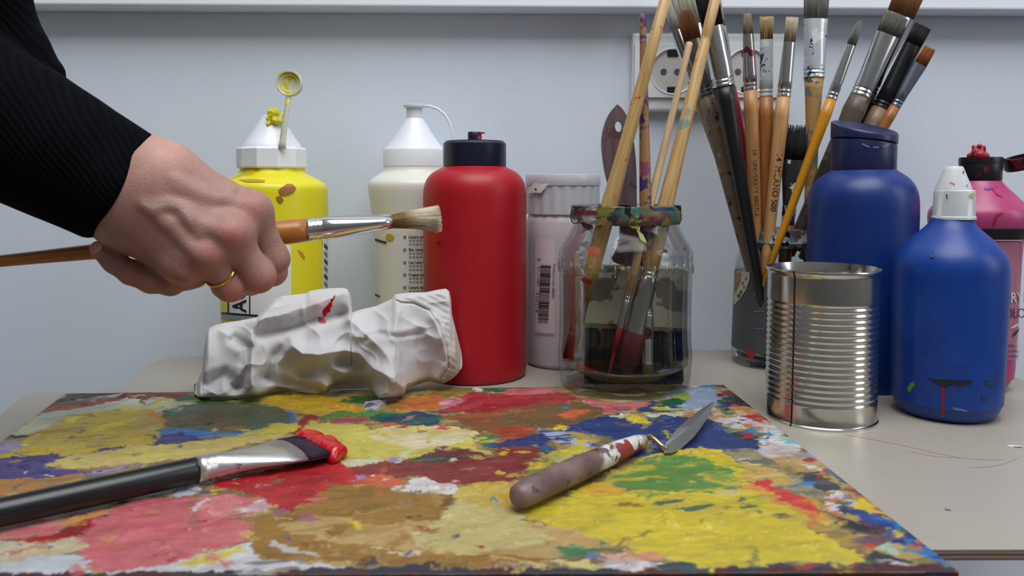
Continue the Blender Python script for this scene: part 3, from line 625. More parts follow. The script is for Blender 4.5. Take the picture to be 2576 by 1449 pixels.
def text_geo(txt,size,bold=0):
    cu=bpy.data.curves.new('t','FONT'); cu.body=txt; cu.size=size; cu.resolution_u=3; cu.offset=bold
    o=bpy.data.objects.new('t',cu); COL.objects.link(o); bpy.context.view_layer.update()
    me=bpy.data.meshes.new_from_object(o.evaluated_get(bpy.context.evaluated_depsgraph_get()))
    V=[(v.co.x,v.co.y) for v in me.vertices]; Fc=[list(p.vertices) for p in me.polygons]
    bpy.data.objects.remove(o); bpy.data.meshes.remove(me); bpy.data.curves.remove(cu); return V,Fc
def irr(cx,cy,rx,ry,n=18,j=.35,seed=0):
    r=random.Random(seed); return [(cx+rx*math.cos(2*math.pi*k/n)*(1-j*r.random()),cy+ry*math.sin(2*math.pi*k/n)*(1-j*r.random())) for k in range(n)]
mink=M('black_print',(24,24,26),.5); mgrey=M('grey_print',(128,128,126),.5); mwhitecap=MS('white_cap_plastic',(228,232,240),[((196,190,90),70,.74)],.35)
mcleanwhite=M('clean_white_plastic',(229,233,240),.33); mlabel=M('white_label',(222,224,222),.35,spec=.4)

# --- yellow paint bottle with open spout cap
b=Vessel('paint_bottle','yellow paint bottle with paint-clogged open white spout, behind the hand','bottle',687,500,.640)
myel=MS('yellow_paint_bottle',(222,211,34),[((176,120,30),26,.735),((196,172,20),14,.62)],.36)
hw=[(432,82),(440,92),(450,114),(461,133),(468,139),(480,141),(560,141),(640,139),(740,136),(800,134)]
b.prof=[(b.r(134,800)*.93,0.0),(b.r(134,800),.004)]+b.pr(hw[::-1])+[(b.r(82,428),b.z(415))]
lathe('body',rounded(b.prof,2),myel,b.root)
mstain=M('ochre_stain',(150,96,36),.5); mst2=M('dark_yellow_stain',(186,140,24),.5)
for q in ([(700,478),(714,468),(722,462),(736,463),(746,474),(738,484),(726,490),(712,492),(704,488)],[(694,496),(706,492),(714,504),(706,512),(698,506)]): b.decal('paint_stain',q,mstain)
b.decal('paint_stain',[(600,452),(640,450),(668,453),(664,458),(620,458)],mst2); b.decal('paint_stain',[(748,628),(760,634),(768,646),(766,654),(757,644)],mst2)
lab=b.patch('label',562,733,617,800,mlabel,nx=30,ny=6); 
b.patch('label_band',733,812,617,800,myel,lab,.0004,12,6)
b.patch('label_edge',812,826,600,800,mlabel,lab,.0005,6,6)
for k in range(9):
    for j in range(3): b.patch('label_print',816+j*3,818.2+j*3,612+k*19+j*3,623+k*19+j*3,mgrey if k%2 else mink,lab,.0008,1,1)
b.patch('label_band',562,574,700,800,myel,lab,.0006,4,4)
b.text('AC',619,786,50,mink,-90,lab,.0008,.95,bold=.8)
b.patch('label_frame',572,575.5,700,789,mink,lab,.0008,2,4); b.patch('label_frame',626.5,629.5,690,793,mink,lab,.0008,2,4)
b.patch('label_frame',556,660,785,790,mink,lab,.0008,20,1,skew=8); b.patch('label_base',556,700,791,802,M('grey_label_base',(142,146,150),.4),lab,.0007,20,2,skew=8)
# cap: faceted collar, cone, clogged tip, strap with ring
zc0,zc1=b.z(424),b.z(372); R=b.r(90,400)
V,Fc=lathe_geo([(R*.965,zc0),(R,zc0+.0004),(R,zc1-.0015),(R*.97,zc1)],11); 
collar=fixn(mesh('cap_collar',V,Fc,mwhitecap,b.root,smooth=False)); bevel(collar,.0012,2)
cone=lathe('cap_cone',rounded(b.pr([(374,76),(366,74),(355,66)]),1)+b.pr([(330,49),(310,36),(294,25)])+[(b.r(22,289),b.z(289)),(b.r(15,289),b.z(289)),(b.r(14,296),b.z(296))],mcleanwhite,b.root)
cone.data.materials[0]=MS('white_cone_stained',(229,233,240),[((206,196,60),75,.70)],.35)
mpaste=MS('yellow_paste',(216,208,40),[((226,224,120),60,.55)],.4)
rr=random.Random(4); parts=[]
for i in range(46):
    a=rr.random()*6.28; h=rr.random(); px=688+rr.gauss(0,1)*8+(h*10 if rr.random()>.5 else -h*4); py=280+h*34; 
    pc=P(px,py,.640-.006+.010*(rr.random()-.5)-h*.004); r=(.0016+.0022*rr.random())*(1-.4*h)
    bm=bmesh.new(); bmesh.ops.create_icosphere(bm,subdivisions=2,radius=r); 
    for v in bm.verts: v.co=v.co*(1+.25*math.sin(v.co.x*3000+i))
    parts.append(([tuple(v.co+Vector(pc)-b.root.location) for v in bm.verts],[[v.index for v in f.verts] for f in bm.faces])); bm.free()
V,Fc=join_geo(parts); pm=mesh('paste_lump',V,Fc,mpaste,b.root,label='lump of dried yellow paint on the spout'); m_=pm.modifiers.new('r','REMESH'); m_.mode='VOXEL'; m_.voxel_size=.0007; m_.use_smooth_shade=True
mstrap=MS('strap_stained',(200,200,186),[((196,184,60),110,.56),((150,120,40),90,.68)],.45)
ptsS=[P(x,y,yy) for x,y,yy in ((709,374,.6155),(711,358,.617),(714,330,.6175),(718,300,.619),(722,270,.620),(726,246,.621))]
V,Fc=tube_geo([np.array(p)-np.array(b.root.location) for p in ptsS],[.0030,.0026,.0024,.0022,.0020,.0022],12,[.0012]*6); strap=mesh('cap_strap',V,Fc,mstrap,b.root)
pc=P(728,210,.6215)-np.array(b.root.location); rr_=33*mpp(.6215,210)
prof=[(rr_*.2,.0006),(rr_*.55,.0004),(rr_*.62,-.0010),(rr_*.80,-.0010),(rr_*.86,-.0026),(rr_*.97,-.0026),(rr_,-.0012),(rr_,.0022),(rr_*.9,.003),(0.0001,.003)]
V,Fc=lathe_geo(prof,48); V=[(pc[0]+x,pc[1]+z,pc[2]+y) for x,y,z in V]
fixn(mesh('cap_stopper',V,Fc,MS('stopper_stained',(206,208,180),[((206,196,70),120,.53),((180,146,40),150,.68)],.4),strap,auto=40))

# --- white paint bottle with closed spout
b=Vessel('paint_bottle','off-white paint bottle with a capped white spout, partly behind the red bottle','bottle',1044,500,.687)
mwb=M('milky_white_bottle',(226,226,214),.35,var=.04,vscale=8)
b.prof=[(b.r(98,800)*.93,0),(b.r(98,800),.004)]+b.pr([(760,100),(640,103),(585,106),(540,109),(500,114),(470,118),(458,116),(448,106),(438,90),(430,80),(418,78)])
lathe('body',rounded(b.prof,1),mwb,b.root)
lab=b.patch('label',945,1142,585,800,M('ivory_label',(222,221,210),.4),None,.0003,30,6)
b.decal('paint_stain',irr(980,597,13,11,seed=3),M('mustard_stain',(190,164,40),.5),off=.0008)
mdk=M('charcoal_print',(44,46,60),.5)
b.patch('label_mark',943,972,600,606,mdk,lab,.0009,4,1,skew=8); b.patch('label_mark',943,955,738,743,mdk,lab,.0009,4,1,skew=6)
for k,(y,t) in enumerate(((599,'Lavare pen'),(631,'Bm. Lavare'),(663,'Les colores'),(694,'Frappe par'),(726,'Lavare dap'))):
    b.text(t,1028,y,9.5,mink,0,lab,.0009,1.0,bold=.25)
    b.decal('label_mark',ell(1018,y-3,4.2,3.6,12),mgrey,lab,.0009)
    for j in (9,18):
        for i in range(5): b.patch('label_print',1029+i*9,1035.5+i*9,y+j-4,y+j-1,mgrey,lab,.0009,1,1)
z0,z1=b.z(420),b.z(376); R=b.r(79,400)
V,Fc=lathe_geo([(R*.96,z0),(R,z0+.0004),(R,z1-.0012),(R*.98,z1)],60)
bm_=fixn(mesh('cap_collar',[(x*(1+.006*((i%60)%2)),y*(1+.006*((i%60)%2)),z) for i,(x,y,z) in enumerate(V)],Fc,mcleanwhite,b.root,auto=50))
lathe('cap_cone',rounded(b.pr([(377,76),(370,71),(360,62)]),1)+b.pr([(340,48),(315,32),(297,21)])+b.pr([(297,17),(275,15),(270,14)]),mcleanwhite,b.root)
stp=lathe('cap_stopper',b.pr([(296,20),(278,20),(272,22),(270,27),(265,28),(264,27)])+[(.0001,b.z(263.5))],mcleanwhite,b.root)
pts=[P(x,y,.687) for x,y in ((1062,267),(1080,267),(1100,273),(1118,287),(1130,306),(1137,330),(1139,352),(1133,368),(1118,376))]
V,Fc=tube_geo([np.array(p)-np.array(b.root.location) for p in pts],[.0011]*9,10,[.0022]*9); mesh('cap_strap',V,Fc,mcleanwhite,b.root)

# --- red bottle
b=Vessel('paint_bottle','red paint bottle with a navy cap, standing right of the crumpled rag','bottle',1195,700,.627)
mred=M('red_plastic',(166,17,30),.42,var=.05,vscale=12,spec=.42)
b.prof=[(b.r(128,950)*.95,0),(b.r(129,950),.003)]+b.pr([(900,129),(700,129.5),(520,130),(490,130),(468,128),(450,121),(436,109),(427,94),(421,80),(414,74)])
lathe('body',rounded(b.prof,2),mred,b.root)
mnavy=M('navy_cap_plastic',(22,26,52),.34)
cap=lathe('cap',b.pr([(418,79),(416,79.5),(362,79.5),(358,76),(356,73)])+b.pr([(355,73),(352,30)])+[(.0001,b.z(351.5))],mnavy,b.root,72)
noz=lathe('nozzle',b.pr([(356,18),(345,17.5),(334,17.5),(332,16)])+[(.0001,b.z(331.5))],mnavy,cap)
sv=b.prof; b.prof=b.pr([(357,18),(331,17.5)]); b.decal('paint_stain',irr(1207,345,7.5,6,seed=5),M('red_dab',(190,34,40),.4),noz); 
b.decal('paint_stain',[(1203,334),(1216,332),(1222,335),(1212,337)],M('red_dab_dark',(120,24,30),.4),noz); b.prof=sv
b.decal('paint_stain',irr(1103,611,4,4,seed=1),M('dark_fleck',(60,14,24),.5))

# --- clear lidded tub with barcode
b=Vessel('plastic_tub','cloudy plastic tub with a ribbed screw lid and barcode, between red bottle and brush jar','tub',1415,700,.667)
mtub=MFilm('cloudy_plastic',(206,197,203),.86,.28)
b.prof=[(b.r(88,935)*.93,0),(b.r(90,930),.003)]+b.pr([(900,91),(700,93),(560,93),(548,90),(540,86),(470,86)])
lathe('body',rounded(b.prof,1),mtub,b.root); lathe('contents',[(b.r(84,700),.003),(b.r(86,700),.006),(b.r(86,600),b.z(600)),(.0001,b.z(598))],M('pale_pink_paint',(196,182,188),.5),b.root)
V,Fc=lathe_geo(b.pr([(538,91),(536,93),(470,93.5),(467,91)]),120); V=[(x*(1-.022*(((i%120)//3)%2)),y*(1-.022*(((i%120)//3)%2)),z) for i,(x,y,z) in enumerate(V)]
mlid=MFilm('frosted_lid',(206,208,214),.80,.3); lid=mesh('lid',V,Fc,mlid,b.root,auto=30)
lathe('lid_rim',b.pr([(467,94),(465,95),(444,94),(439,92),(438,88)])+[(.0001,b.z(438))],mlid,lid)
for m_ in range(1): pass
sv=b.prof; b.prof=b.pr([(540,94.5),(438,96)]); b.decal('price_tag',[(1326,485),(1330,474),(1345,459),(1362,463),(1381,461),(1361,485)],mlabel,lid,.0012); b.decal('print_dot',ell(1347,476,3,2,10),mink,lid,.0016); b.prof=sv
lab=b.patch('label',1346,1396,600,842,M('pinkish_label',(208,194,200),.4),None,.0003,10,10,skew=3)
rr=random.Random(8); y=666.
while y<812:
    w=rr.choice((1.2,1.2,2,3.2)); xs=-7*(y-666)/146
    b.patch('barcode_bar',1360+xs,1386+xs,y,y+w,mink,lab,.0007,3,1,skew=1.5); y+=w+rr.choice((1.2,1.6,2.6))
b.text('8',1352,650,11,mink,90,lab,.0008)
b.text('0 1 1 3 8 7',1353,670,11.5,mink,93,lab,.0008); b.text('8 5 0 3 7 8',1349,735,11.5,mink,93,lab,.0008)
b.text('Product Code 280003',1391,664,9.6,mink,92,lab,.0008)
b.patch('label_print',1347,1394,836,838.4,mgrey,lab,.0008,6,1,skew=4)

# --- rear blue bottle
b=Vessel('paint_bottle','tall dark blue bottle with a navy flip cap, behind the tin','bottle',2165,700,.600)
mblue=M('blue_plastic',(7,46,116),.4,var=.05,vscale=10,spec=.5)
b.prof=[(b.r(132,1000)*.93,0),(b.r(136,1000),.005)]+b.pr([(980,138),(700,141),(540,142),(500,141),(478,136),(460,126),(446,112),(437,98),(431,88),(424,78)])
lathe('body',rounded(b.prof,2),mblue,b.root)
dx=P(2172,400,.600)[0]-b.X
mnav2=MS('navy_cap_scuffed',(26,34,74),[((60,90,140),70,.76)],.36)
cp=lathe('cap',b.pr([(432,83),(429,84),(361,84),(358,83),(357,79)]),mnav2,b.root,72,off=(dx,0,0))
for v in cp.data.vertices:
    if v.co.z>b.z(365): v.co.z-=(v.co.x-dx)*.12
# flip lid: top face tips down towards the viewer and the right
R=b.r(86,330); zb=b.z(356); n=72; V=[];Fc=[]
ringsr=[(R*.95,0,0),(R,0,.0006),(R,1,-.0016),(R*.985,1,-.0004),(R*.95,1,.0),(R*.86,1,-.0004),(R*.5,1,-.0016),(R*.2,1,-.002),(R*.02,1,-.002)]
for r,k,dz in ringsr:
    for i in range(n):
        a=2*math.pi*i/n; x,yy=r*math.cos(a),r*math.sin(a)
        zt_=b.z(319)+yy*.25-x*.13
        V.append((dx+x,yy,(zb-x*.12 if k==0 else zt_)+dz))
for i in range(len(ringsr)-1):
    for k in range(n): Fc.append((i*n+k,i*n+(k+1)%n,(i+1)*n+(k+1)%n,(i+1)*n+k))
Fc.append(tuple(range(n-1,-1,-1))); Fc.append(tuple((len(ringsr)-1)*n+k for k in range(n)))
fl=mesh('flip_lid',V,Fc,mnav2,cp,auto=50)
sv=b.prof; b.prof=[(b.r(84.5,380)+0,z_) for z_ in (b.z(440),b.z(300))]; 
for q in ([(2170,360),(2188,369),(2186,372),(2168,363)],[(2196,369),(2211,369),(2211,372),(2196,372)],[(2220,368),(2236,361),(2238,364),(2222,371)]): b.decal('notch_glint',q,M('notch_glint_tone',(110,130,190),.25),cp,.0012)  # glints along the thumb notch, painted as pale patches on the cap
b.prof=sv

# --- front blue bottle
b=Vessel('paint_bottle','bright blue paint bottle with a white cone cap and paint smears, rightmost at the front','bottle',2386,800,.520)
mblu2=MS('bright_blue_plastic',(2,52,134),[((4,58,142),9,.55),((70,110,180),60,.79)],.4,spec=.5)
b.prof=[(b.r(112,1055)*.9,0),(b.r(122,1055),.0012),(b.r(134,1045),.0050),(b.r(141,1025),.0105)]+b.pr([(1000,144),(900,146),(780,149),(700,150.5),(668,150),(645,144),(625,131),(605,111),(585,86),(568,65),(556,56),(548,52)])
lathe('body',rounded(b.prof,1),mblu2,b.root)
dx=P(2400,520,.520)[0]-b.X
mgc=MS('aged_white_cap',(206,210,214),[((150,154,160),20,.66)],.42)
n=60; zz=[(b.r(53,540),552),(b.r(57.5,550),551),(b.r(57.5,548),545),(b.r(55.5,540),543),(b.r(54.5,490),486),(b.r(53,482),480),(b.r(47,479),477.5)]
V=[];Fc=[]
for i,(r,py) in enumerate(zz):
    for k in range(n):
        rib=.035 if (i in(3,4) and (k%15) in (0,1)) else 0; a=2*math.pi*(k+3)/n
        fac=1-.02*abs(math.sin(2*a)) if i in (3,4) else 1
        V.append((dx+r*(1+rib)*fac*math.cos(a),r*(1+rib)*fac*math.sin(a),b.z(py)))
for i in range(len(zz)-1):
    for k in range(n): Fc.append((i*n+k,i*n+(k+1)%n,(i+1)*n+(k+1)%n,(i+1)*n+k))
Fc.append(tuple(range(n-1,-1,-1))); capw=mesh('cap_collar',V,Fc,mgc,b.root,auto=40)
con=lathe('cap_cone',b.pr([(481,49),(478,48),(470,46),(428,27),(421,24),(418.5,21)])+[(.0001,b.z(418))],mgc,b.root,off=(dx-.0008,0,0))
sv=(b.prof,b.X); b.X+=dx; rootx=dx
def capdecal(q,m,parent,prof):
    b.prof=prof; o=b.decal('paint_stain',q,m,parent,.0006)
    for v in o.data.vertices: v.co.x+=dx
pcone=b.pr([(481,49),(470,46),(428,27),(418,21)]); pcol=b.pr([(552,57),(543,56.5),(486,55.5),(478,53)])
capdecal([(2386,456),(2394,459),(2402,462),(2402,467),(2394,464),(2388,461)],M('orange_dab',(190,120,40),.5),con,pcone)
capdecal(irr(2424,433,2.2,4,seed=2),mink,con,pcone); capdecal(irr(2433,466,2.5,3,seed=7),M('slate_dab',(120,124,140),.5),con,pcone)
capdecal([(2379,490),(2383,488),(2383,496),(2386,500),(2381,499)],M('slate_dab_dark',(60,70,96),.5),capw,pcol); capdecal(irr(2446,491,8,6,seed=9),M('yellow_dab',(196,196,90),.5),capw,pcol)
b.prof,b.X=sv
mtar=M('black_paint_smear',(20,24,34),.45)
b.decal('paint_stain',[(2330,952),(2352,956),(2372,955),(2396,957),(2420,958),(2444,956),(2448,962),(2430,968),(2410,972),(2396,967),(2380,974),(2364,970),(2350,962)],mtar,n=2)
b.decal('paint_stain',[(2368,974),(2376,974),(2377,1000),(2375,1020),(2377,1040),(2374,1050),(2366,1050),(2370,1030),(2369,1004)],M('red_drip',(120,20,34),.4),n=2)
b.decal('paint_stain',[(2282,974),(2292,962),(2299,960),(2302,970),(2296,976),(2290,986),(2283,984)],M('green_dab',(86,130,40),.5))
b.decal('paint_stain',[(2476,962),(2490,957),(2508,960),(2504,968),(2494,970),(2482,970)],M('dark_green_smear',(30,52,80),.5))
b.decal('paint_stain',[(2468,996),(2474,1003),(2486,1007),(2484,1009),(2470,1006)],mtar)
b.decal('paint_stain',irr(2345,642,7,8,seed=12),M('teal_dab',(20,70,84),.5)); b.decal('paint_stain',[(2392,1024),(2410,1026),(2424,1030),(2436,1036),(2420,1034),(2402,1032)],M('chalky_scuff',(70,104,160),.6))

# --- pink bottle at the right edge
b=Vessel('paint_bottle','magenta pink squeeze bottle with an open black flip cap, at the right edge','bottle',2460,600,.590)
mpink=M('pink_plastic',(172,64,112),.35,var=.05,vscale=14)
b.prof=[(b.r(78,1010)*.96,0),(b.r(90,1000),.004),(b.r(100,980),.010)]+b.pr([(940,103),(905,105),(780,108),(612,112),(600,118),(580,128),(560,133),(545,134),(532,132),(520,124),(490,92),(468,66),(456,55),(450,50),(440,48)])
lathe('body',rounded(b.prof,1),mpink,b.root)
lab=b.patch('label',2440,2564,609,905,MFilm('clear_label',(214,150,176),.5,.25),None,.0003,16,10)
b.patch('label_band',2436,2579,576,602,mink,lab,.0006,16,3); b.patch('label_rule',2436,2572,603.5,606,mlabel,lab,.0006,16,1)
b.text('ACRYL',2508,760,35,M('white_print',(214,206,212),.4),0,lab,.0008,.72,bold=.7); b.text('COLOR',2512,800,36,M('maroon_print',(96,34,70),.4),0,lab,.0008,.66)
b.decal('label_swirl',[(2540,826),(2556,814),(2566,812),(2562,818),(2550,826)],M('white_swirl',(214,190,202),.4),lab,.0008); b.decal('label_brush',[(2545,848),(2552,838),(2560,830),(2566,824),(2562,834),(2554,844)],mink,lab,.001)
for k,t in enumerate(('ylfarbe','ryl colour','acrylique')): b.text(t,2532,873+k*13,11,mink,0,lab,.0009,.72)
for q,c in (([(2496,474),(2504,470),(2512,486),(2526,498),(2506,488)],(186,40,70)),([(2504,540),(2522,534),(2526,536),(2510,544),(2504,562),(2496,570),(2500,552)],(150,26,50)),([(2475,472),(2500,470),(2512,468),(2500,474),(2480,478)],(110,60,150))): b.decal('paint_stain',q,M('smear',c,.4))
mbc=MS('black_cap_smeared',(26,20,24),[((110,20,36),80,.6)],.38)
cp=lathe('cap',b.pr([(455,54),(452,56),(402,56),(399,54),(398,50)])+[(.0001,b.z(397))],mbc,b.root)
lip=lathe('cap_rim',b.pr([(412,57),(400,57),(396,56)])+[(.0001,b.z(395.5))],mbc,cp)
lump=[]; rr=random.Random(2)
for x,y,r in ((2440,392,8),(2452,390,12),(2466,390,13),(2480,392,9),(2455,380,11),(2468,378,12),(2450,370,6),(2464,368,7),(2475,370,5),(2459,385,15)):
    p=np.array(P(x,y,.578+.02*rr.random()))-np.array(b.root.location); bm=bmesh.new(); bmesh.ops.create_icosphere(bm,subdivisions=2,radius=r*mpp(.59,380)); lump.append(([tuple(v.co+Vector(p)) for v in bm.verts],[[v.index for v in f.verts] for f in bm.faces])); bm.free()
V,Fc=join_geo(lump); o=mesh('paste_lump',V,Fc,M('crimson_paste',(166,30,56),.35),cp,label='lump of crimson paint around the spout'); m_=o.modifiers.new('r','REMESH'); m_.mode='VOXEL'; m_.voxel_size=.0008; m_.use_smooth_shade=True
# open lid on its hinge, seen from the side
pc=np.array(P(2572,404,.592))-np.array(b.root.location); R=44*mpp(.592,400)
V,Fc=lathe_geo([(R*.9,-.0058),(R,-.0040),(R,.0034),(R*.86,.0034),(R*.84,-.002),(.0001,-.003)],48); rot=Matrix.Rotation(math.radians(-16),3,'Y')
V=[tuple(rot@Vector(v)+Vector(pc)) for v in V]; fixn(mesh('flip_lid',V,Fc,mbc,cp,auto=40))
hp=[np.array(P(x,y,.592))-np.array(b.root.location) for x,y in ((2514,400),(2524,403),(2532,402))]; V,Fc=tube_geo(hp,[.0012]*3,8,[.005]*3); mesh('hinge',V,Fc,mbc,cp)

# --- tin
b=Vessel('tin_can','open ribbed tin can with a dark seam, in front of the blue bottles','tin',2066,870,.5125)
prof=[(146.5,672),(147.5,674),(147.5,679),(145,682),(143,684),(142.5,690)]
y=690
body=[(142.5,690),(142.5,755)]
yy=758.
while yy<1018: body+=[(142.3,yy),(139.6,yy+4.0),(139.6,yy+6.5),(142.3,yy+10.5),(142.6,yy+13)]; yy+=15.3
body+=[(142,1020),(142,1062),(143,1064),(145.5,1066),(145.5,1071)]
sc=lambda py:1.0
outer=[(b.r(h,py),b.z(py)) for h,py in prof+body]
zbot=outer[-1][1]; outer=[(r,(z-zbot)*1.0) for r,z in outer]
# shift so that it stands on the table and the rim keeps its height
zr=b.z(672); k=zr/outer[0][1]; outer=[(r,z*k) for r,z in outer]
inner=[(outer[-1][0]*.9,.0),(outer[-1][0]*.86,.0016),(.0001,.0016)]
innerw=[(.0001,.0032),(b.r(138,1000),.0032),(b.r(138.5,1000),.006),(b.r(139,700),zr*.93),(b.r(141,690),zr*.955),(b.r(143.5,680),zr*.985),(b.r(145,672),zr)]
mt=NT('tinplate'); vv=mt.coord(); f=mt.noise(mt.coord((1,1,.15)),60,4)
rg=mt.n('ShaderNodeMapRange'); mt.l(f,rg.inputs['Value']); rg.inputs['To Min'].default_value=.10; rg.inputs['To Max'].default_value=.26
mt.bsdf(mt.mix(f,L4((196,192,184)),L4((220,216,206))),rg.outputs['Result'],1.0)
full=inner[::-1]+outer[::-1]+innerw[::-1]
lathe('body',full,mt.m,b.root,128,auto=50)
b.prof=outer
V=[];Fc=[]
for i,(r,z) in enumerate(sorted(outer,key=lambda q:q[1])):
    r+=.0004
    for sgn in(-1,1):
        a=math.radians(-90-28.5)+math.atan2(b.X,b.Y)*-1+sgn*.011; V.append((r*math.cos(a),r*math.sin(a),z))
    if i: Fc.append((2*i-2,2*i-1,2*i+1,2*i))
mesh('seam',V,Fc,M('dark_seam',(52,30,30),.5,.3),b.root,smooth=False,label='dark vertical solder seam')
# ---------------------------------------------------------------- brushes
mwood=lambda n,c,g=None,sp=(),r=.42: MS(n,c,list(sp),r,(1,1,1),g or tuple(int(x*.82) for x in c),gscale=420)
mtin=M('ferrule_metal',(205,205,205),.2,1.0,var=.08,vscale=200)
mtind=MS('ferrule_dull',(150,146,140),[((80,78,76),140,.55)],.3,metal=.85)
mtinp=MS('ferrule_painted',(196,200,204),[((40,60,96),120,.60),((226,228,228),80,.56),((30,34,40),200,.68)],.3,metal=.45)
def Mhair(name,c,tip=None,L=.02,dark=.6):
    """hair: streaked along its length, lighter towards the tip when tip is given"""
    t=NT(name); v=t.coord((1,1,.04)); b=L4(c); c_=t.mix(t.ramp(t.noise(v,1500,2),.3,.7),tuple(x*dark for x in b[:3])+(1,),b)
    if tip:
        tc=t.n('ShaderNodeTexCoord'); sp=t.n('ShaderNodeSeparateXYZ'); t.l(tc.outputs['Object'],sp.inputs[0])
        c_=t.mix(t.ramp(sp.outputs['Z'],L*.35,L),c_,L4(tip))
    t.bsdf(c_,.6,0,.3); return t.m
def brush(name,label,A,B,ff,fb,hand,fer,bri,mh,mf,mb,group=None,roll=0,n=220,taper='flat',seed=1,crimp=True,cat='brush',core_len=.93,jag=.10,splay=.05):
    """A butt end, B bristle end, as (px,py,Y). ff/fb: fractions where ferrule/bristles begin.
    hand [(t,half px)], fer [(t,half px wide, half px deep)], bri (w0,d0,w1,d1) half px"""
    a=np.array(P(*A)); e=np.array(P(*B)); Lg=np.linalg.norm(e-a); zax=(e-a)/Lg
    yax=np.array([0,1,0.])-zax*zax[1]; yax/=np.linalg.norm(yax); xax=np.cross(yax,zax)
    c,s=math.cos(roll),math.sin(roll); x2=xax*c+yax*s; y2=-xax*s+yax*c
    root=thing(name,label,cat,tuple(a),group)
    root.matrix_world=Matrix((tuple(x2)+(0,),tuple(y2)+(0,),tuple(zax)+(0,),(0,0,0,1))).transposed()
    root.location=tuple(a)
    k=mpp((A[2]+B[2])/2,(A[1]+B[1])/2)
    hp=[(t*Lg,h*k) for t,h in hand if t<ff]+[(ff*Lg,float(np.interp(ff,[q[0] for q in hand],[q[1] for q in hand]))*k)]
    V,Fc=tube_geo([(0,0,-hp[0][1]*.25)]+[(0,0,z) for z,_ in hp],[hp[0][1]*.55]+[r for _,r in hp],18,side=(0,1,0)); h=mesh('handle',V,Fc,mh,root)
    if fer:
        pr=[(t*Lg,w*k,d*k) for t,w,d in fer]
        if crimp:
            z0=pr[0][0]; z1=pr[1][0]; w,d=pr[0][1],pr[0][2]; s_=min((z1-z0)*.5,.006); add=[]
            for j in range(2):
                q=z0+s_*(.3+.5*j); add+=[(q,w,d),(q+s_*.1,w*.93,d*.93),(q+s_*.2,w*.93,d*.93),(q+s_*.3,w*1.02,d*1.02)]
            pr=[pr[0]]+add+pr[1:]
        V,Fc=tube_geo([(0,0,z) for z,_,_ in pr],[w for _,w,_ in pr],28,[d for _,_,d in pr],side=(0,1,0)); mesh('ferrule',V,Fc,mf,root,auto=50)
    w0,d0,w1,d1=[q*k for q in bri]; z0=fb*Lg; Lb=Lg-z0; rnd=random.Random(seed); parts=[]
    V=[];Fc=[]
    # dense core
    ns=7
    core=[]
    for i in range(ns):
        t=i/(ns-1)*core_len; w=w0+(w1-w0)*t; d=d0+(d1-d0)*t
        if taper=='round': f=math.sqrt(max(0.02,1-(max(0,t-.35)/.62)**2)); w*=f; d*=f
        core.append(((0,0,t*Lb-.002*(i==0)),w*.93,d*.9))
    V,Fc=tube_geo([q[0] for q in core],[q[1] for q in core],20,[q[2] for q in core],side=(0,1,0)); parts.append((V,Fc))
    for i in range(n):
        aa=rnd.random()*6.283; rr=math.sqrt(rnd.random()) if rnd.random()<.45 else .97; x,y=rr*math.cos(aa),rr*math.sin(aa); jl=1-jag*rnd.random()
        if taper=='round': jl*=.38+.62*math.sqrt(max(0,1-x*x*.98)) if w1>d1*1.4 else .30+.70*math.sqrt(max(0,1-rr*rr*.98))
        hr=max(w0*.035,.00016); pts=[];rad=[]
        jx,jy=rnd.gauss(0,splay),rnd.gauss(0,splay)
        for t in (0,.5,1):
            tt=t*jl; w=w0+(w1-w0)*tt; d=d0+(d1-d0)*tt
            if taper=='round':
                f=math.sqrt(max(0.03,1-(max(0,tt-.35)/.66)**2)) if w1<=d1*1.4 else 1; w*=f; d*=f
            pts.append(((x+jx*t)*w,(y+jy*t)*d,tt*Lb)); rad.append(hr*(1,1,.45)[int(t*2)])
        parts.append(tube_geo(pts,rad,4))
    V,Fc=join_geo(parts); bo_=mesh('bristles',np.array(V),Fc,mb,root); bo_.location=(0,0,z0); return root
# ---------------------------------------------------------------- jar of murky water with brushes (front)
jr=Vessel('glass_jar','large glass jar of murky water with soaking brushes, standing on the board','jar',1572,760,.580)
zj=max(board_max(jr.X,.58,.034),ZB)+.0001
mgl=MGlass('jar_glass',(.975,.98,.975),(.76,.77,.76),.02,.38,.3)
out=[(.030,zj+.0012),(.0335,zj)]+[(jr.r(140,995),zj+.0008),(jr.r(150,985),zj+.003)]+jr.pr([(970,158),(945,164),(900,169),(880,170),(860,166.5),(800,165.5),(720,167),(694,168),(688,166.5),(684,169.5),(650,169.5),(646,167.5),(641,170),(630,168.5),(615,160),(600,150),(580,139),(566,134),(558,133.5),(556,137),(551,138.5),(546,141),(541,138),(526,136.5),(519,136.5),(516.5,134.5)])
out=[out[0],out[1]]+rounded(out[1:14],1)[1:]+out[14:]
inn=[(max(r-.0026,.001),z+.001) for r,z in out[3:-1]]
inn=[(.0001,zj+.006),(.030,zj+.006)]+[q for q in inn if q[1]>zj+.009]
prof=out+inn[::-1]
lathe('glass_wall',[(.0001,zj+.0012)]+prof,mgl,jr.root,96,auto=60)
jr.prof=out
for k in range(34):    # pressed ribs round the shoulder band
    a=2*math.pi*k/34; r=jr.r(169.8,665)+.0001; z0_,z1_=jr.z(681),jr.z(653)
    V,Fc=tube_geo([(r*math.cos(a),r*math.sin(a),z0_),(r*math.cos(a),r*math.sin(a),z1_)],[.0005,.0005],6); 
    if k==0: RV,RF=V,Fc; ribs=[(V,Fc)]
    else: ribs.append((V,Fc))
V,Fc=join_geo(ribs); mesh('glass_ribs',V,Fc,MGlass('rib_glass',(.94,.95,.94),(.7,.72,.7),.05),jr.root)
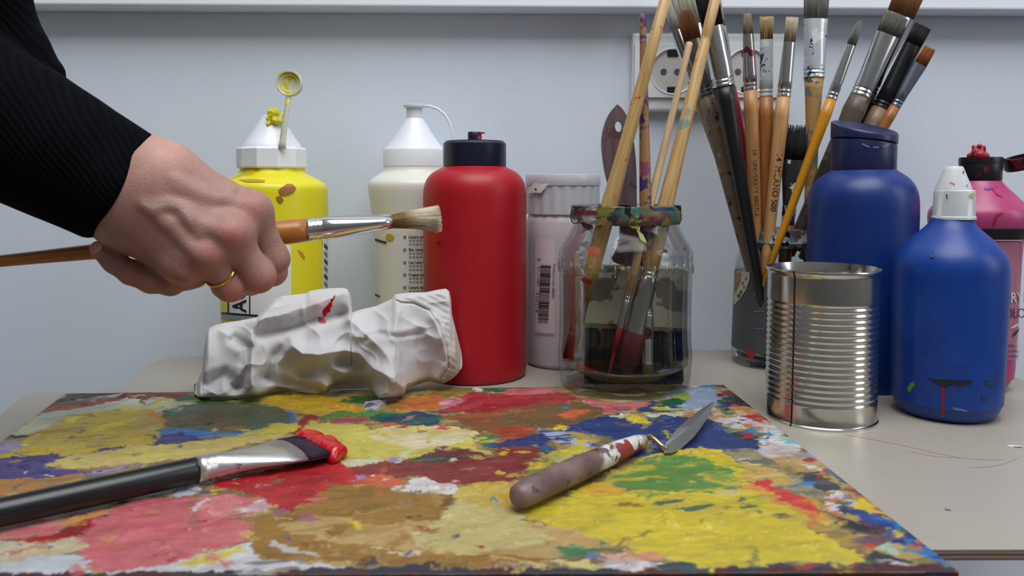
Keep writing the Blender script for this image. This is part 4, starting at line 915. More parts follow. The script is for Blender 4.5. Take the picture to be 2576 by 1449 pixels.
smr=lathe('rim_paint',[(jr.r(h,py)+.0003,jr.z(py)) for py,h in ((562,134.5),(556,138),(546,141.5),(526,137.5),(518,137.2),(516,135))],MSmear('rim_smears',[(74,48,50),(140,46,50),(44,46,58),(120,118,52),(62,100,92),(84,64,56)],62,.46),jr.root,96)
lathe('shoulder_paint',[(jr.r(h,py)+.0003,jr.z(py)) for py,h in ((700,168),(640,170.5),(615,160.5),(580,139.5),(562,134.5))],MSmear('shoulder_smears',[(150,60,76),(90,110,96),(60,40,50),(150,150,60)],110,.66),jr.root,96)
for q,c in (([(1590,545),(1605,536),(1616,541),(1614,566),(1604,576),(1590,574),(1578,566)],(140,142,36)),([(1600,575),(1618,590),(1628,612),(1612,604)],(140,150,60)),([(1476,624),(1490,620),(1510,626),(1510,638),(1494,646),(1480,640)],(150,72,40)),([(1462,558),(1490,566),(1492,574),(1480,580),(1466,572)],(44,26,40)),([(1456,614),(1476,606),(1484,612),(1466,620)],(70,96,86)),([(1667,627),(1678,627),(1679,637),(1668,635)],(30,34,40)),([(1440,529),(1480,529),(1518,532),(1510,542),(1470,540),(1440,538)],(120,36,44)),([(1588,520),(1612,520),(1616,540),(1596,546),(1586,536)],(60,110,90)),([(1640,524),(1690,522),(1700,530),(1660,540),(1644,536)],(44,60,90))):
    jr.decal('paint_stain',q,M('jar_dab',c,.4),off=.0006)
mwater=MGlass('murky_water',(.86,.865,.83),(.72,.73,.68),.02,.35,.3); zw=jr.z(682)
wp=[(.0001,zj+.0065)]+[(r-.0004,z) for r,z in inn[1:] if z<zw-.001]; rw=np.interp(zw,[q[1] for q in inn],[q[0] for q in inn])-.0004
lathe('water',wp+[(rw,zw),(.0001,zw)],mwater,jr.root,72)
lathe('sediment',[(.0001,zj+.0066),(.030,zj+.0066),(jr.r(150,950),zj+.012),(jr.r(152,930),jr.z(945)),(.0001,jr.z(950))],MFilm('sediment_cloud',(112,112,100),.04,.6),jr.root,48)
g1='brushes soaking in the water jar'
pale=(196,164,108); 
brush('paint_brush','thick pale wooden brush handle leaning left out of the water jar','x' and (1676,-12,.560),(1428,905,.566),.83,.93,[(0,13.5),(.2,15),(.45,18),(.56,21.5),(.72,20),(.83,15)],[(.83,15,15),(.88,16,12),(.93,17,8)],(17,8,13,6),mwood('pale_handle_spattered',pale,(170,132,78),[((190,50,44),70,.64),((60,110,96),60,.66),((90,60,40),240,.66)]),mtind,Mhair('dark_wet_hair',(50,44,40)),g1,seed=2)
brush('paint_brush','thin upright brush handle crusted with violet and blue paint, in the water jar',(1617,36,.574),(1630,962,.556),.88,.95,[(0,8),(.02,8.5),(.1,9),(.25,11.5),(.4,14),(.5,15),(.7,14),(.85,15),(.88,15)],[(.80,16.5,16.5),(.83,17,16),(.95,13,9)],(12,8,17,9),MS('spattered_handle',(150,110,70),[((60,40,90),60,.50),((130,60,84),70,.56),((206,204,196),55,.66),((40,48,100),50,.66)],.45),MS('ferrule_white_paint',(196,196,200),[((214,214,212),70,.6)],.25,metal=.8),Mhair('olive_hair',(96,90,50)),g1,seed=3)
brush('paint_brush','slim light wooden brush handle with rounded grey end, leaning right in the water jar',(1735,108,.590),(1530,948,.545),.76,.86,[(0,8),(.01,9),(.1,8.5),(.4,10),(.6,11),(.76,10)],[(.76,10,10),(.80,10,10),(.86,9,8)],(8.5,8,4,4),mwood('light_slim_handle',(200,172,134),(176,146,108)),mtin,Mhair('red_wet_hair',(168,34,44)),g1,taper='round',seed=4)
brush('paint_brush','medium tan brush handle with a dark ring, leaning right in the water jar',(1806,-30,.600),(1572,940,.550),.74,.90,[(0,14),(.13,14),(.134,12.5),(.145,12.5),(.15,14.5),(.4,17),(.56,20),(.68,22),(.74,20)],[(.74,22,22),(.78,24,20),(.90,27,9)],(27,9,30,10),mwood('tan_handle_smeared',(196,162,104),(168,128,76),[((196,52,46),60,.62),((120,140,120),50,.62),((60,56,60),210,.67)]),mtin,Mhair('brown_red_hair',(122,56,52)),g1,seed=5,taper='round')
# wide flat brush: leaf-shaped purple handle with a hanging hole
wb=thing('flat_brush','wide flat brush with a purple-brown leaf-shaped handle, head down in the water jar','brush',tuple(P(1585,985,.598)),g1)
Yw=.598; o0=np.array(wb.location)
outl=[(1553,262),(1566,272),(1580,296),(1590,330),(1597,370),(1601,420),(1602,470),(1602,560),(1612,620),(1660,668),(1530,668),(1560,620),(1562,560),(1556,514),(1540,490),(1524,440),(1516,390),(1514,350),(1520,318),(1532,286)]
def slab(poly,Y0,Y1,holes=()):
    bm=bmesh.new(); vs=[bm.verts.new(tuple(P(x,y,Y0))) for x,y in poly]; es=[bm.edges.new((vs[i],vs[(i+1)%len(vs)])) for i in range(len(vs))]
    for h in holes:
        hv=[bm.verts.new(tuple(P(x,y,Y0))) for x,y in h]; es+=[bm.edges.new((hv[i],hv[(i+1)%len(hv)])) for i in range(len(hv))]
    r=bmesh.ops.triangle_fill(bm,edges=es,use_beauty=True); fs=[f for f in bm.faces]
    ex=bmesh.ops.extrude_face_region(bm,geom=fs); vv=[g for g in ex['geom'] if isinstance(g,bmesh.types.BMVert)]
    bmesh.ops.translate(bm,verts=vv,vec=(0,Y1-Y0,0)); bmesh.ops.recalc_face_normals(bm,faces=bm.faces)
    bm.verts.index_update(); V=[tuple(v.co) for v in bm.verts]; Fc=[[v.index for v in f.verts] for f in bm.faces]; bm.free(); return V,Fc
ol=rounded(outl+[outl[0]],2)[:-1]
V,Fc=slab(ol,Yw-.004,Yw+.004,[ell(1557,318,10,14,16)]); h=mesh('handle',V,Fc,MS('purple_brown_wood',(112,92,96),[((92,62,62),60,.55),((150,140,146),50,.70)],.5,grain=(92,74,78),gscale=300),wb,o0,smooth=False,auto=30); bevel(h,.0015,3)
V,Fc=slab([(1468,668),(1722,672),(1716,832),(1472,818)],Yw-.0060,Yw+.0060); f_=mesh('ferrule',V,Fc,MS('old_plate_metal',(206,203,186),[((136,132,120),26,.52),((36,34,36),60,.66)],.3,metal=.1),wb,o0,smooth=False); bevel(f_,.0018,3)
V,Fc=slab([(1471,812),(1717,826),(1717,836),(1471,824)],Yw-.0068,Yw+.0068); mesh('ferrule_bead',V,Fc,mtind,wb,o0,smooth=False)
V=[];Fc=[];parts=[]; rr=random.Random(3)
for i in range(520):
    t=rr.random(); px=1474+t*240; q0=P(px,822+t*8,Yw+(rr.random()-.5)*.010); px2=px+(rr.random()-.5)*8+(t-.5)*6; q1=P(px2,955+rr.random()*28,Yw+(rr.random()-.5)*.012); parts.append(tube_geo([q0,q1],[.0008,.0004],5))
V,Fc=join_geo(parts); mesh('bristles',V,Fc,Mhair('black_wide_hair',(30,32,36)),wb,o0)
# ---------------------------------------------------------------- second jar (behind the tin), dry brushes
j2=Vessel('glass_jar','smaller glass jar with a grey label holding dry brushes, behind the tin','jar',1956,760,.668)
o2=[(.024,.0008),(.027,0),(j2.r(96,930),.002)]+j2.pr([(925,106),(905,113),(880,116),(800,114),(700,112),(672,111),(655,108),(640,103),(628,98),(618,96),(612,99),(606,101),(600,97),(590,95),(580,94),(576,92)])
inn2=[(max(r-.0022,.001),z+.001) for r,z in o2[3:-1]]; inn2=[(.0001,.005),(.025,.005)]+[q for q in inn2 if q[1]>.007]
lathe('glass_wall',[(.0001,.0008)]+o2+inn2[::-1],mgl,j2.root,80,auto=60); j2.prof=o2
lab=lathe('label',[(j2.r(h,py)+.0003,j2.z(py)) for py,h in ((872,115.6),(800,114),(682,111.5))],M('dark_grey_label',(70,72,74),.5),j2.root,80)
j2.decal('label_emblem',[(1846,682),(1886,684),(1885,704),(1876,730),(1862,752),(1846,768)],M('cream_emblem',(176,170,152),.5),lab,.0007,2); j2.decal('label_emblem',[(1847,684),(1864,686),(1862,706),(1856,722),(1847,736)],M('tan_emblem',(140,100,60),.5),lab,.001,1)
for k in range(4): 
    for i in range(3): j2.patch('label_print',1896+i*9,1903+i*9,(706,741,782,826)[k],(708,743,784,828)[k],mgrey,lab,.0008,1,1,skew=.6)
for q in ((1868,712,2.2,4),(1872,722,2,3),(1858,744,4,5),(1864,734,3,4),(1876,700,2,4)): j2.decal('label_mark',ell(*q,n=8),M('sepia_print',(70,64,58),.5),lab,.0014,0)
lathe('rim_paint',[(j2.r(h,py)+.0003,j2.z(py)) for py,h in ((618,97),(606,101.6),(600,98),(580,95),(575,93))],MSmear('rim_smears_green',[(120,130,124),(30,70,44),(150,150,150),(60,96,110),(70,60,56)],95,.40),j2.root,80)
lathe('residue',[(.0001,.0052),(.025,.0052),(j2.r(104,900),j2.z(890)),(.0001,j2.z(880))],MFilm('jar_residue',(120,112,96),.55,.6),j2.root,48)
j2.decal('paint_stain',irr(1888,890,14,16,seed=4),M('red_residue',(140,36,40),.5),off=.0006)
g2='dry brushes in the jar behind the tin'
nat=mwood('natural_wood',(182,132,82),(160,110,64)); nat2=mwood('amber_wood',(164,104,50),(140,84,38),[((70,44,30),90,.72)]); nat3=mwood('honey_wood',(196,150,98),(172,126,78),[((60,44,34),50,.77)])
def br2(label,tip,bot,Yt,Yb,*a,**k): return brush('paint_brush',label,(bot[0],bot[1],Yb),(tip[0],tip[1],Yt),*a,group=g2,**k)
def T(tip,bot,y): return (bot[1]-y)/(bot[1]-tip[1])
def mk(label,tip,bot,Yt,Yb,yb,yf,hw_f,hw_b,hd,mh,mf,mb,hand=None,seed=1,taper='flat',n=200,tipw=None,fd=None,**k):
    """convenience: rows of bristle base yb and ferrule base yf, half widths in px"""
    f0,f1=T(tip,bot,yf),T(tip,bot,yb)
    hand=hand or [(0,hd*.55),(.2,hd*.75),(.55,hd),(f0-.06,hd*1.12),(f0,hd)]
    fd=fd or hd
    fer=[(f0,hd*1.03,fd*1.03),(f0+(f1-f0)*.3,hd*1.02,fd),(f1,hw_f,max(fd*.45,3))] if mf else None
    return br2(label,tip,bot,Yt,Yb,f0,f1,hand,fer,(hw_f*.96,max(fd*.42,3),(tipw or hw_b),max(fd*.42,3)),mh,mf,mb,seed=seed,taper=taper,n=n,**k)
mk('brush with a brown rounded tip and dull dark ferrule in the rear jar',(1722,24),(1945,890),.645,.655,97,232,23,23,19,MS('grey_spattered_handle',(112,96,78),[((40,36,38),60,.52),((150,124,90),44,.6)],.5),M('dark_ferrule',(120,116,112),.3,.8),Mhair('brown_hair',(128,78,38),(96,50,22),.03),taper='round',n=320,seed=11)
mk('brush with a small pale grey tip and bright narrow ferrule in the rear jar',(1676,8),(1985,880),.668,.672,74,196,13,12,15,MS('tan_spattered_handle',(158,130,92),[((60,50,48),70,.66)],.5),mtin,Mhair('pale_grey_hair',(176,174,166)),seed=12)
mk('broad brush with off-white bristles, rearmost of the left-leaning group in the rear jar',(1702,-66),(1968,880),.684,.678,62,230,31,30,20,mwood('dull_tan',(140,116,84)),mtinp,Mhair('off_white_hair',(190,186,166)),n=300,seed=13)
mk('stout brush with purple-black bristles and black handle in the rear jar',(1770,-60),(1940,890),.626,.645,60,205,27,30,27,MS('black_handle_marked',(26,26,28),[((50,56,60),50,.70)],.35),mtin,Mhair('purple_black_hair',(40,28,40)),hand=[(0,9),(.3,14),(.55,19),(.68,24),(.76,29)],n=320,seed=14)
mk('brush with a crimson handle, squeezed behind the black-handled one in the rear jar',(1790,-12),(1962,880),.662,.668,66,215,22,20,16,M('crimson_lacquer',(166,30,56),.35),mtin,Mhair('beige_hair',(180,170,140)),seed=15)
b1=mk('slim natural wood brush, leftmost of three upright ones in the rear jar',(1880,32),(1914,890),.646,.655,84,220,13,9,16,nat,MS('ferrule_reddish',(176,166,168),[((120,60,76),90,.58)],.22,metal=.9),Mhair('dirty_hair',(150,134,112)),seed=16,taper='flat')
b2=mk('amber wood brush with a paint-caked ferrule, middle of three upright ones in the rear jar',(1929,40),(1921,890),.650,.660,97,236,16,17,16,nat2,mtinp,Mhair('ochre_hair',(156,130,84),(170,150,110),.02),seed=17)
b3=mk('honey wood brush with bold black lettering and a square pale tip in the rear jar',(1993,42),(1902,890),.640,.648,104,237,15,15,16,nat3,mtin,Mhair('pale_square_hair',(168,152,124),(186,176,156),.02),seed=18)
mk('old brush with stiff black bristles and caked white paint, low in the rear jar',(2003,312),(1958,850),.652,.660,400,560,30,34,16,nat2,MS('caked_paint',(30,32,40),[((200,204,206),75,.56)],.5,metal=0),Mhair('stiff_black_hair',(24,26,32)),n=620,seed=19,tipw=24,fd=16,core_len=.45,jag=.6,splay=.22)
b9=mk('tall flat brush with grey bristles and a white-spattered ferrule in the rear jar',(2056,-70),(2026,890),.664,.664,45,190,31,32,25,MS('multicolour_handle',(180,140,80),[((110,120,116),44,.50),((60,60,70),70,.62),((206,176,120),60,.6)],.5),mtinp,Mhair('grey_white_hair',(150,152,148),dark=.5),n=360,seed=20,hand=[(0,8),(.3,13),(.6,16),(.7,21),(.74,25)])
mk('slim yellow-handled brush with a rounded grey tip in the rear jar',(2164,52),(1918,720),.634,.640,112,246,12,10,12.5,M('yellow_orange_lacquer',(196,134,26),.32),mtin,Mhair('ash_hair',(120,122,118)),taper='round',seed=21)
mk('flat brush with a short grey tip and shiny ferrule, leaning right in the rear jar',(2257,38),(1985,640),.642,.660,86,236,31,29,25,MS('smoky_handle',(92,82,72),[((56,52,50),34,.52),((130,110,80),40,.62)],.45),mtin,Mhair('grey_flat_hair',(104,104,96)),n=320,seed=22)
mk('flat brush with a tall brown tip behind the grey-tipped one in the rear jar',(2312,-70),(2012,630),.658,.668,36,226,36,34,22,MS('dark_wood_handle',(84,64,48),[((50,44,42),40,.55)],.45),mtin,Mhair('chestnut_hair',(140,92,60),dark=.7),n=340,seed=23)
mk('flat brush stained black all over, leaning right in the rear jar',(2322,64),(2018,650),.650,.660,112,268,22,21,20,mwood('greyish_wood',(150,128,100)),MS('black_stained_ferrule',(30,30,32),[((90,88,86),110,.72)],.35,metal=.4),Mhair('black_flat_hair',(28,28,30)),n=300,seed=24)
mk('small pale wood brush mostly hidden behind the black-stained one in the rear jar',(2296,120),(2030,630),.664,.672,160,268,9,8,10,mwood('pale_thin_wood',(206,176,136)),mtin,Mhair('hidden_hair',(130,120,100)),seed=25)
mk('small brush with an orange-brown tip and blue-grey ferrule, rightmost in the rear jar',(2341,119),(2030,640),.640,.664,160,262,17,14,12.5,nat2,MS('bluish_ferrule',(130,138,154),[((90,96,110),90,.6)],.3,metal=.8),Mhair('orange_brown_hair',(150,84,40),dark=.7),seed=26)
def brush_text(root,txt,t0,size,mat,side=-1):
    """lettering wrapped on the camera-facing side of a handle, reading down the handle"""
    h=[c for c in root.children if c.name.startswith('handle')][0]
    V,Fc=text_geo(txt,size); zs=np.array([v.co.z for v in h.data.vertices]); rs=np.array([math.hypot(v.co.x,v.co.y) for v in h.data.vertices]); o=np.argsort(zs); zs,rs=zs[o],rs[o]
    out=[]
    for a,b in V:
        z=t0-a; r=np.interp(z,zs,rs)+.0003; x=b-size*.35; out.append((x,-math.sqrt(max(r*r-x*x,1e-9)),z))
    mesh('lettering',out,Fc,mat,h,smooth=False)
brush_text(b3,'14  MILANO 500',.165,.0066,mink); brush_text(b1,'14   UNIVERSITY BRISTLE',.170,.0050,M('faint_print',(96,60,36),.5))
# ---------------------------------------------------------------- crumpled rag
def cr(p): return [(450+x/2.862,700+y/2.862) for x,y in p]
topc=[(488,984),(497,960),(509,924),(513,880),(518,847),(525,826),(540,818),(565,812),(605,806),(646,798),(660,784),(677,766),(694,752),(709,745),(740,741),(770,738),(778,732),(800,728),(830,725),(862,724),(874,727),(881,738),(883,755),(879,778),(883,787),(910,778),(946,770),(968,760),(985,752),(995,740),(1030,736),(1072,735),(1100,729),(1121,726),(1130,732),(1134,750),(1136,787),(1142,812),(1149,840),(1156,870),(1161,896),(1162,915),(1160,926)]
botc=[(488,988),(500,1001),(520,1004),(550,1005),(590,1004),(620,1000),(646,997),(670,990),(695,980),(725,984),(757,986),(790,990),(817,992),(831,980),(870,978),(905,978),(932,977),(942,996),(953,1011),(967,1007),(990,1003),(1016,997),(1023,976),(1050,967),(1079,959),(1114,966),(1135,955),(1150,942),(1160,928)]
ridges=[(cr([(640,200),(560,320),(530,450),(515,640),(530,770)]),.0085,11),(cr([(810,480),(900,550),(1010,555),(1180,515),(1290,540),(1400,650),(1500,700),(1620,790)]),.011,11),
(cr([(560,300),(700,270),(900,220),(1100,140),(1200,110)]),.006,13),(cr([(1230,300),(1380,430),(1500,560),(1560,690),(1500,820)]),.008,13),(cr([(1250,420),(1400,440),(1560,400),(1740,380),(1860,440)]),.006,9),
(cr([(1840,300),(1900,450),(1930,600),(1860,720)]),.006,9),(cr([(215,380),(200,500),(170,680),(130,820)]),.006,10),(cr([(770,520),(700,620),(690,760)]),.006,9),(cr([(1100,640),(1190,690),(1060,770)]),.007,9),
(cr([(300,380),(470,480),(480,620),(420,740)]),.005,12),(cr([(1440,660),(1420,780),(1460,880)]),.006,14),(cr([(1530,170),(1700,120),(1900,90)]),.004,12),(cr([(1590,250),(1540,400),(1560,560)]),.003,9)]
valleys=[(cr([(400,440),(495,500),(480,660),(430,760)]),.007,10),(cr([(880,690),(1060,640),(1250,575),(1300,620)]),.006,11),(cr([(580,410),(800,360),(1000,300),(1170,250)]),.006,10),(cr([(1360,440),(1450,410),(1560,415),(1740,385)]),.004,6),
(cr([(200,760),(330,700),(400,780)]),.007,13),(cr([(640,700),(690,560),(780,470)]),.004,8),(cr([(1200,300),(1210,420),(1150,520)]),.003,14),(cr([(1140,760),(1340,770)]),.010,16),(cr([(620,720),(680,740),(1000,800)]),.005,9)]
seamline=cr([(1545,150),(1600,175),(1690,180),(1800,230),(1880,340),(1930,500),(1940,640),(1880,720)])
hem=cr([(1545,150),(1600,175),(1690,180),(1800,230),(1880,340),(1930,500),(1940,640),(1890,720),(1800,760),(2000,760),(2100,600),(2000,100),(1800,40),(1600,80)])
t_=np.array(topc);b_=np.array(botc); NXr,NVr=300,120
xs=np.linspace(488.5,1160.5,NXr); yt=np.interp(xs,t_[:,0],t_[:,1]); yb=np.interp(xs,b_[:,0],b_[:,1])
vv=np.linspace(0,1,NVr)[:,None]; e=vv*vv*(3-2*vv)*.4+vv*.6
PXr=np.repeat(xs[None,:],NVr,0); PYr=yb[None,:]*(1-e)+yt[None,:]*e
zmin=.0055
Yb=np.array([min(max(G(x,y,zmin)[1],.535),.566) for x,y in zip(xs,yb)]); Yb=np.convolve(np.pad(Yb,12,mode='edge'),np.ones(25)/25,'valid')
Yt=np.full(NXr,.572); frac=vv
base=Yb[None,:]*(1-frac)+Yt[None,:]*frac
bulge=.013*np.sqrt(np.clip(1-(2*vv-1)**2,0,1))*np.ones_like(PXr)
rel=np.zeros_like(PXr)
dw=(fbm(PXr/60,PYr/60,3,3)-.5)*14; 
for pl,a,w in ridges:
    d=polydist(PXr+dw,PYr+dw*.6,pl); w=w*1.9; rel+=a*(.35*np.exp(-(d/w)**2)+.65*np.exp(-d/w))
for pl,a,w in valleys:
    d=polydist(PXr+dw,PYr+dw*.6,pl); rel-=a*np.exp(-(d/(w*1.5))**2)
ds=polydist(PXr,PYr,seamline); rel-=.0016*np.exp(-(ds/2.4)**2); inh=inpoly(PXr,PYr,hem)
rel+=np.where(inh,.00022*np.sin((PYr-PXr*.45)/2.6+6*fbm(PXr/40,PYr/40,3,2))*np.clip(ds/8,0,1),0)
rel=rel*1.18+(fbm(PXr/70,PYr/70,6,2)-.5)*.004
qq=fbm(PXr/110+PYr/300,PYr/95-PXr/260,9,2); rel+=.0020*np.exp(-np.abs(qq-.5)/.06)+.0012*np.exp(-np.abs(fbm(PXr/120+9,PYr/150+4,12,2)-.5)/.05)
fade=np.clip(np.minimum(vv,1-vv)/.06,0,1)*np.clip(np.minimum(xs-488,1161-xs)/16,0,1)[None,:]
Yf=base-(bulge+rel)*fade; Yf=np.clip(Yf,.510,.577)
front=np.empty((NVr,NXr,3))
for i in range(NVr):
    for j in range(NXr): front[i,j]=P(PXr[i,j],PYr[i,j],Yf[i,j])
front[...,2]=np.maximum(front[...,2],zmin)
NB=26; back=np.empty((NB,NXr,3)); tp=front[-1]; bt=front[0]
for i in range(NB):
    t=(i+1)/(NB+1); zz=tp[:,2]*(1-t)+bt[:,2]*t; yy=tp[:,1]*(1-t)+bt[:,1]*t+.014*np.sin(math.pi*t)**.6+.0015*np.sin(xs/19+t*9)*math.sin(math.pi*t)
    sc_=yy/tp[:,1]; back[i,:,0]=tp[:,0]*(1-t)+bt[:,0]*t; back[i,:,1]=np.minimum(yy,.5835); back[i,:,2]=np.maximum(zz,zmin)
grid=np.concatenate([front,back],0); nr=NVr+NB; V=grid.reshape(-1,3)
Fc=[]
for i in range(nr):
    k=(i+1)%nr
    for j in range(NXr-1): Fc.append((i*NXr+j,i*NXr+j+1,k*NXr+j+1,k*NXr+j))
Fc.append(tuple(i*NXr for i in range(nr-1,-1,-1))); Fc.append(tuple(i*NXr+NXr-1 for i in range(nr)))
ragc=np.tile(lin((198,196,198)),(nr,NXr,1)).astype(float)
def stain(poly,c,amt,soft=0):
    m=inpoly(PXr+(fbm(PXr/9,PYr/9,2,3)-.5)*9,PYr+(fbm(PXr/9+7,PYr/9,4,3)-.5)*9,poly)[...,None]*amt; ragc[:NVr]=ragc[:NVr]*(1-m)+lin(c)*m
for pl,w,c,a in ((cr([(860,720),(960,790),(1060,830)]),26,(204,196,140),.45),(cr([(1100,760),(1250,690)]),22,(200,194,150),.35),(cr([(1500,780),(1640,770),(1800,700)]),16,(204,176,156),.6),(cr([(960,200),(1010,180)]),14,(206,176,170),.5),(cr([(1980,420),(2020,640),(1900,760)]),18,(186,172,146),.6)):
    m=(np.exp(-(polydist(PXr,PYr,pl)/w)**2)*a)[...,None]; ragc[:NVr]=ragc[:NVr]*(1-m)+lin(c)*m
stain(cr([(1120,120),(1128,130),(1098,190),(1090,235),(1060,265),(1042,285),(1030,250),(1040,215),(1070,185),(1100,150)]),(176,18,34),1)
stain(cr([(1000,275),(1030,285),(1060,305),(1062,330),(1030,332),(1012,318)]),(190,50,70),.9)
m=(np.exp(-(ds/1.3)**2)*.45)[...,None]; ragc[:NVr]=ragc[:NVr]*(1-m)+lin((120,112,108))*m
rag=mesh('rag',V,Fc,MAttr('cotton_cloth','dye',.85,.1,1400,.0003,sss=.1),None,(float(V[:,0].mean()),.565,0))
tag(rag,'crumpled white cotton rag with red paint spots, lying on the board below the hand','rag')
fixn(rag)
at=rag.data.color_attributes.new('dye','FLOAT_COLOR','POINT'); at.data.foreach_set('color',np.concatenate([ragc.reshape(-1,3),np.ones((nr*NXr,1))],1).astype(np.float32).ravel())
# ---------------------------------------------------------------- brush loaded with red, lying on the board
zb=ZB+.0016
def GB(px,py,h): p=G(px,py,zb+h); return p
p0=GB(-60,1302,.0062); p1=GB(500,1181,.0066); p2=GB(735,1133,.0052); p3=GB(790,1121,.0045)
ax=(p1-p0)/np.linalg.norm(p1-p0); pe=p0-ax*.07
lb=thing('flat_brush','large black-handled flat brush loaded with red paint, lying on the board','brush',tuple(pe)); o0=np.array(lb.location)
V,Fc=tube_geo([pe,p0,p0*.5+p1*.5,p1*.97+p0*.03,p1],[.0050,.0061,.0064,.0063,.0059],28); mesh('handle',V,Fc,MS('black_lacquer_scuffed',(20,22,26),[((70,80,74),70,.75),((50,56,62),40,.72)],.3),lb,o0)
d=p2-p1; s_=np.cross(d,[0,0,1]); 
fr=[p1-ax*.001,p1+d*.05,p1+d*.08,p1+d*.11,p1+d*.14,p1+d*.17,p1+d*.3,p1+d*.5,p1+d*.75,p2]
V,Fc=tube_geo(fr,[.0066,.0067,.0062,.0067,.0062,.0068,.0076,.0104,.0152,.0186],40,[.0066,.0067,.0062,.0067,.0062,.0066,.0058,.0050,.0040,.0034],side=(0,0,1)); mesh('ferrule',V,Fc,MS('bright_ferrule_smudged',(208,208,208),[((150,150,130),60,.64),((90,110,80),80,.70)],.34,metal=.9),lb,o0)
parts=[]; rr=random.Random(5); side=np.cross(d/np.linalg.norm(d),[0,0,1]); side/=np.linalg.norm(side)
V,Fc=tube_geo([p2-d*.02,p2+(p3-p2)*.5,p3],[.0180,.0186,.0180],24,[.0031,.0030,.0024],side=(0,0,1)); parts.append((V,Fc))
for i in range(700):
    a=rr.uniform(-1,1); h=rr.uniform(-1,1)*math.sqrt(1-a*a*.8); q0=p2+side*a*.0182+np.array([0,0,h*.0031]); q1=p3+(p3-p2)*rr.uniform(-.1,.12)+side*a*.0186+np.array([0,0,h*.0024]); parts.append(tube_geo([q0,q1],[.00035,.0002],4))
V,Fc=join_geo(parts); mesh('bristles',V,Fc,Mhair('aubergine_hair',(52,30,48)),lb,o0)
parts=[]
for i in range(260):
    a=rr.uniform(-1,1); f=rr.random(); q=p3+(p3-p2)*(.05+.75*f)+side*a*(.0192-.003*f)+np.array([0,0,rr.uniform(-.0035,.0026)*(1-.4*f)-.0006]); bm=bmesh.new(); bmesh.ops.create_icosphere(bm,subdivisions=1,radius=rr.uniform(.0024,.0040)); parts.append(([tuple(v.co+Vector(q)) for v in bm.verts],[[v.index for v in g.verts] for g in bm.faces])); bm.free()
V,Fc=join_geo(parts); o=mesh('wet_paint',V,Fc,M('wet_red_paint',(188,16,28),.18,spec=.6),lb,o0,label='glossy wet red paint on the brush end'); m_=o.modifiers.new('r','REMESH'); m_.mode='VOXEL'; m_.voxel_size=.0009; m_.use_smooth_shade=True; m_=o.modifiers.new('s','SMOOTH'); m_.iterations=28; m_.factor=.6
# ---------------------------------------------------------------- palette knife
k0=GB(1305,1250,.0062); k1=GB(1330,1236,.0066); k2=GB(1450,1182,.0064); k3=GB(1560,1132,.0052); k4=GB(1600,1115,.0042)
pk=thing('palette_knife','paint-smeared palette knife with a worn red-brown wooden handle, lying on the board','palette knife',tuple(k1)); o0=np.array(pk.location)
axk=(k4-k0)/np.linalg.norm(k4-k0); pts=[k0-axk*.0030,k0-axk*.0018,k0,k1,k2,k3,k4,k4+axk*.002]
V,Fc=tube_geo(pts,[.0015,.0040,.0055,.0063,.0063,.0052,.0043,.0036],28)
mkn=NT('worn_handle_paint'); vv_=mkn.coord(); c=mkn.mix(mkn.ramp(mkn.noise(vv_,45,3),.4,.62),L4((96,72,70)),L4((126,100,98)))
tc_=mkn.n('ShaderNodeTexCoord'); sp=mkn.n('ShaderNodeSeparateXYZ'); mkn.l(tc_.outputs['Object'],sp.inputs[0])
c=mkn.mix(mkn.ramp(sp.outputs['X'],.040,.052),c,L4((142,48,38))); 
c=mkn.mix(mkn.ramp(mkn.noise(vv_,120,4),.60,.63),c,L4((60,58,62)))
band=mkn.n('ShaderNodeMath',operation='MULTIPLY'); mkn.l(mkn.ramp(sp.outputs['X'],.036,.040),band.inputs[0]); mkn.l(mkn.ramp(mkn.noise(vv_,85,3),.50,.54),band.inputs[1])
c=mkn.mix(band.outputs[0],c,L4((206,206,204))); mkn.bsdf(c,.42); mesh('handle',V,Fc,mkn.m,pk,o0)
V,Fc=tube_geo([k4+axk*.0005,k4+axk*.004,k4+axk*.008],[.0044,.0038,.0030],20); mesh('collar',V,Fc,MS('paint_caked_collar',(170,180,190),[((200,160,60),90,.55)],.4,metal=.3),pk,o0)
sh=[k4+axk*.006,GB(1622,1099,.0046),GB(1636,1097,.0062),GB(1648,1106,.0050),GB(1660,1118,.003),GB(1676,1131,.0012)]
V,Fc=tube_geo(sh,[.0014,.0013,.0013,.0013,.0014,.0016],12); mesh('shank',V,Fc,MS('shank_metal',(170,160,130),[((190,150,60),120,.55)],.3,metal=.9),pk,o0)
bl=[(1672,1139,.0008),(1668,1128,.0016),(1676,1112,.003),(1704,1078,.0062),(1738,1048,.0076),(1768,1026,.0084),(1790,1013,.009),(1796,1010,.009),(1795,1018,.0086),(1784,1042,.0072),(1764,1074,.0052),(1744,1100,.0034),(1714,1126,.0014),(1690,1138,.0008)]
pv=[GB(x,y,h) for x,y,h in bl]; ctr=np.mean(pv,0); n=len(pv)
V=[tuple(p) for p in pv]+[tuple(p-np.array([0,0,.0005])) for p in pv]+[tuple(ctr+np.array([0,0,.0004])),tuple(ctr-np.array([0,0,.0006]))]
Fc=[(i,(i+1)%n,2*n) for i in range(n)]+[((i+1)%n+n,i+n,2*n+1) for i in range(n)]+[(i,i+n,(i+1)%n+n,(i+1)%n) for i in range(n)]
fixn(mesh('blade',V,Fc,M('blade_steel',(170,172,174),.28,.9),pk,o0,smooth=False))
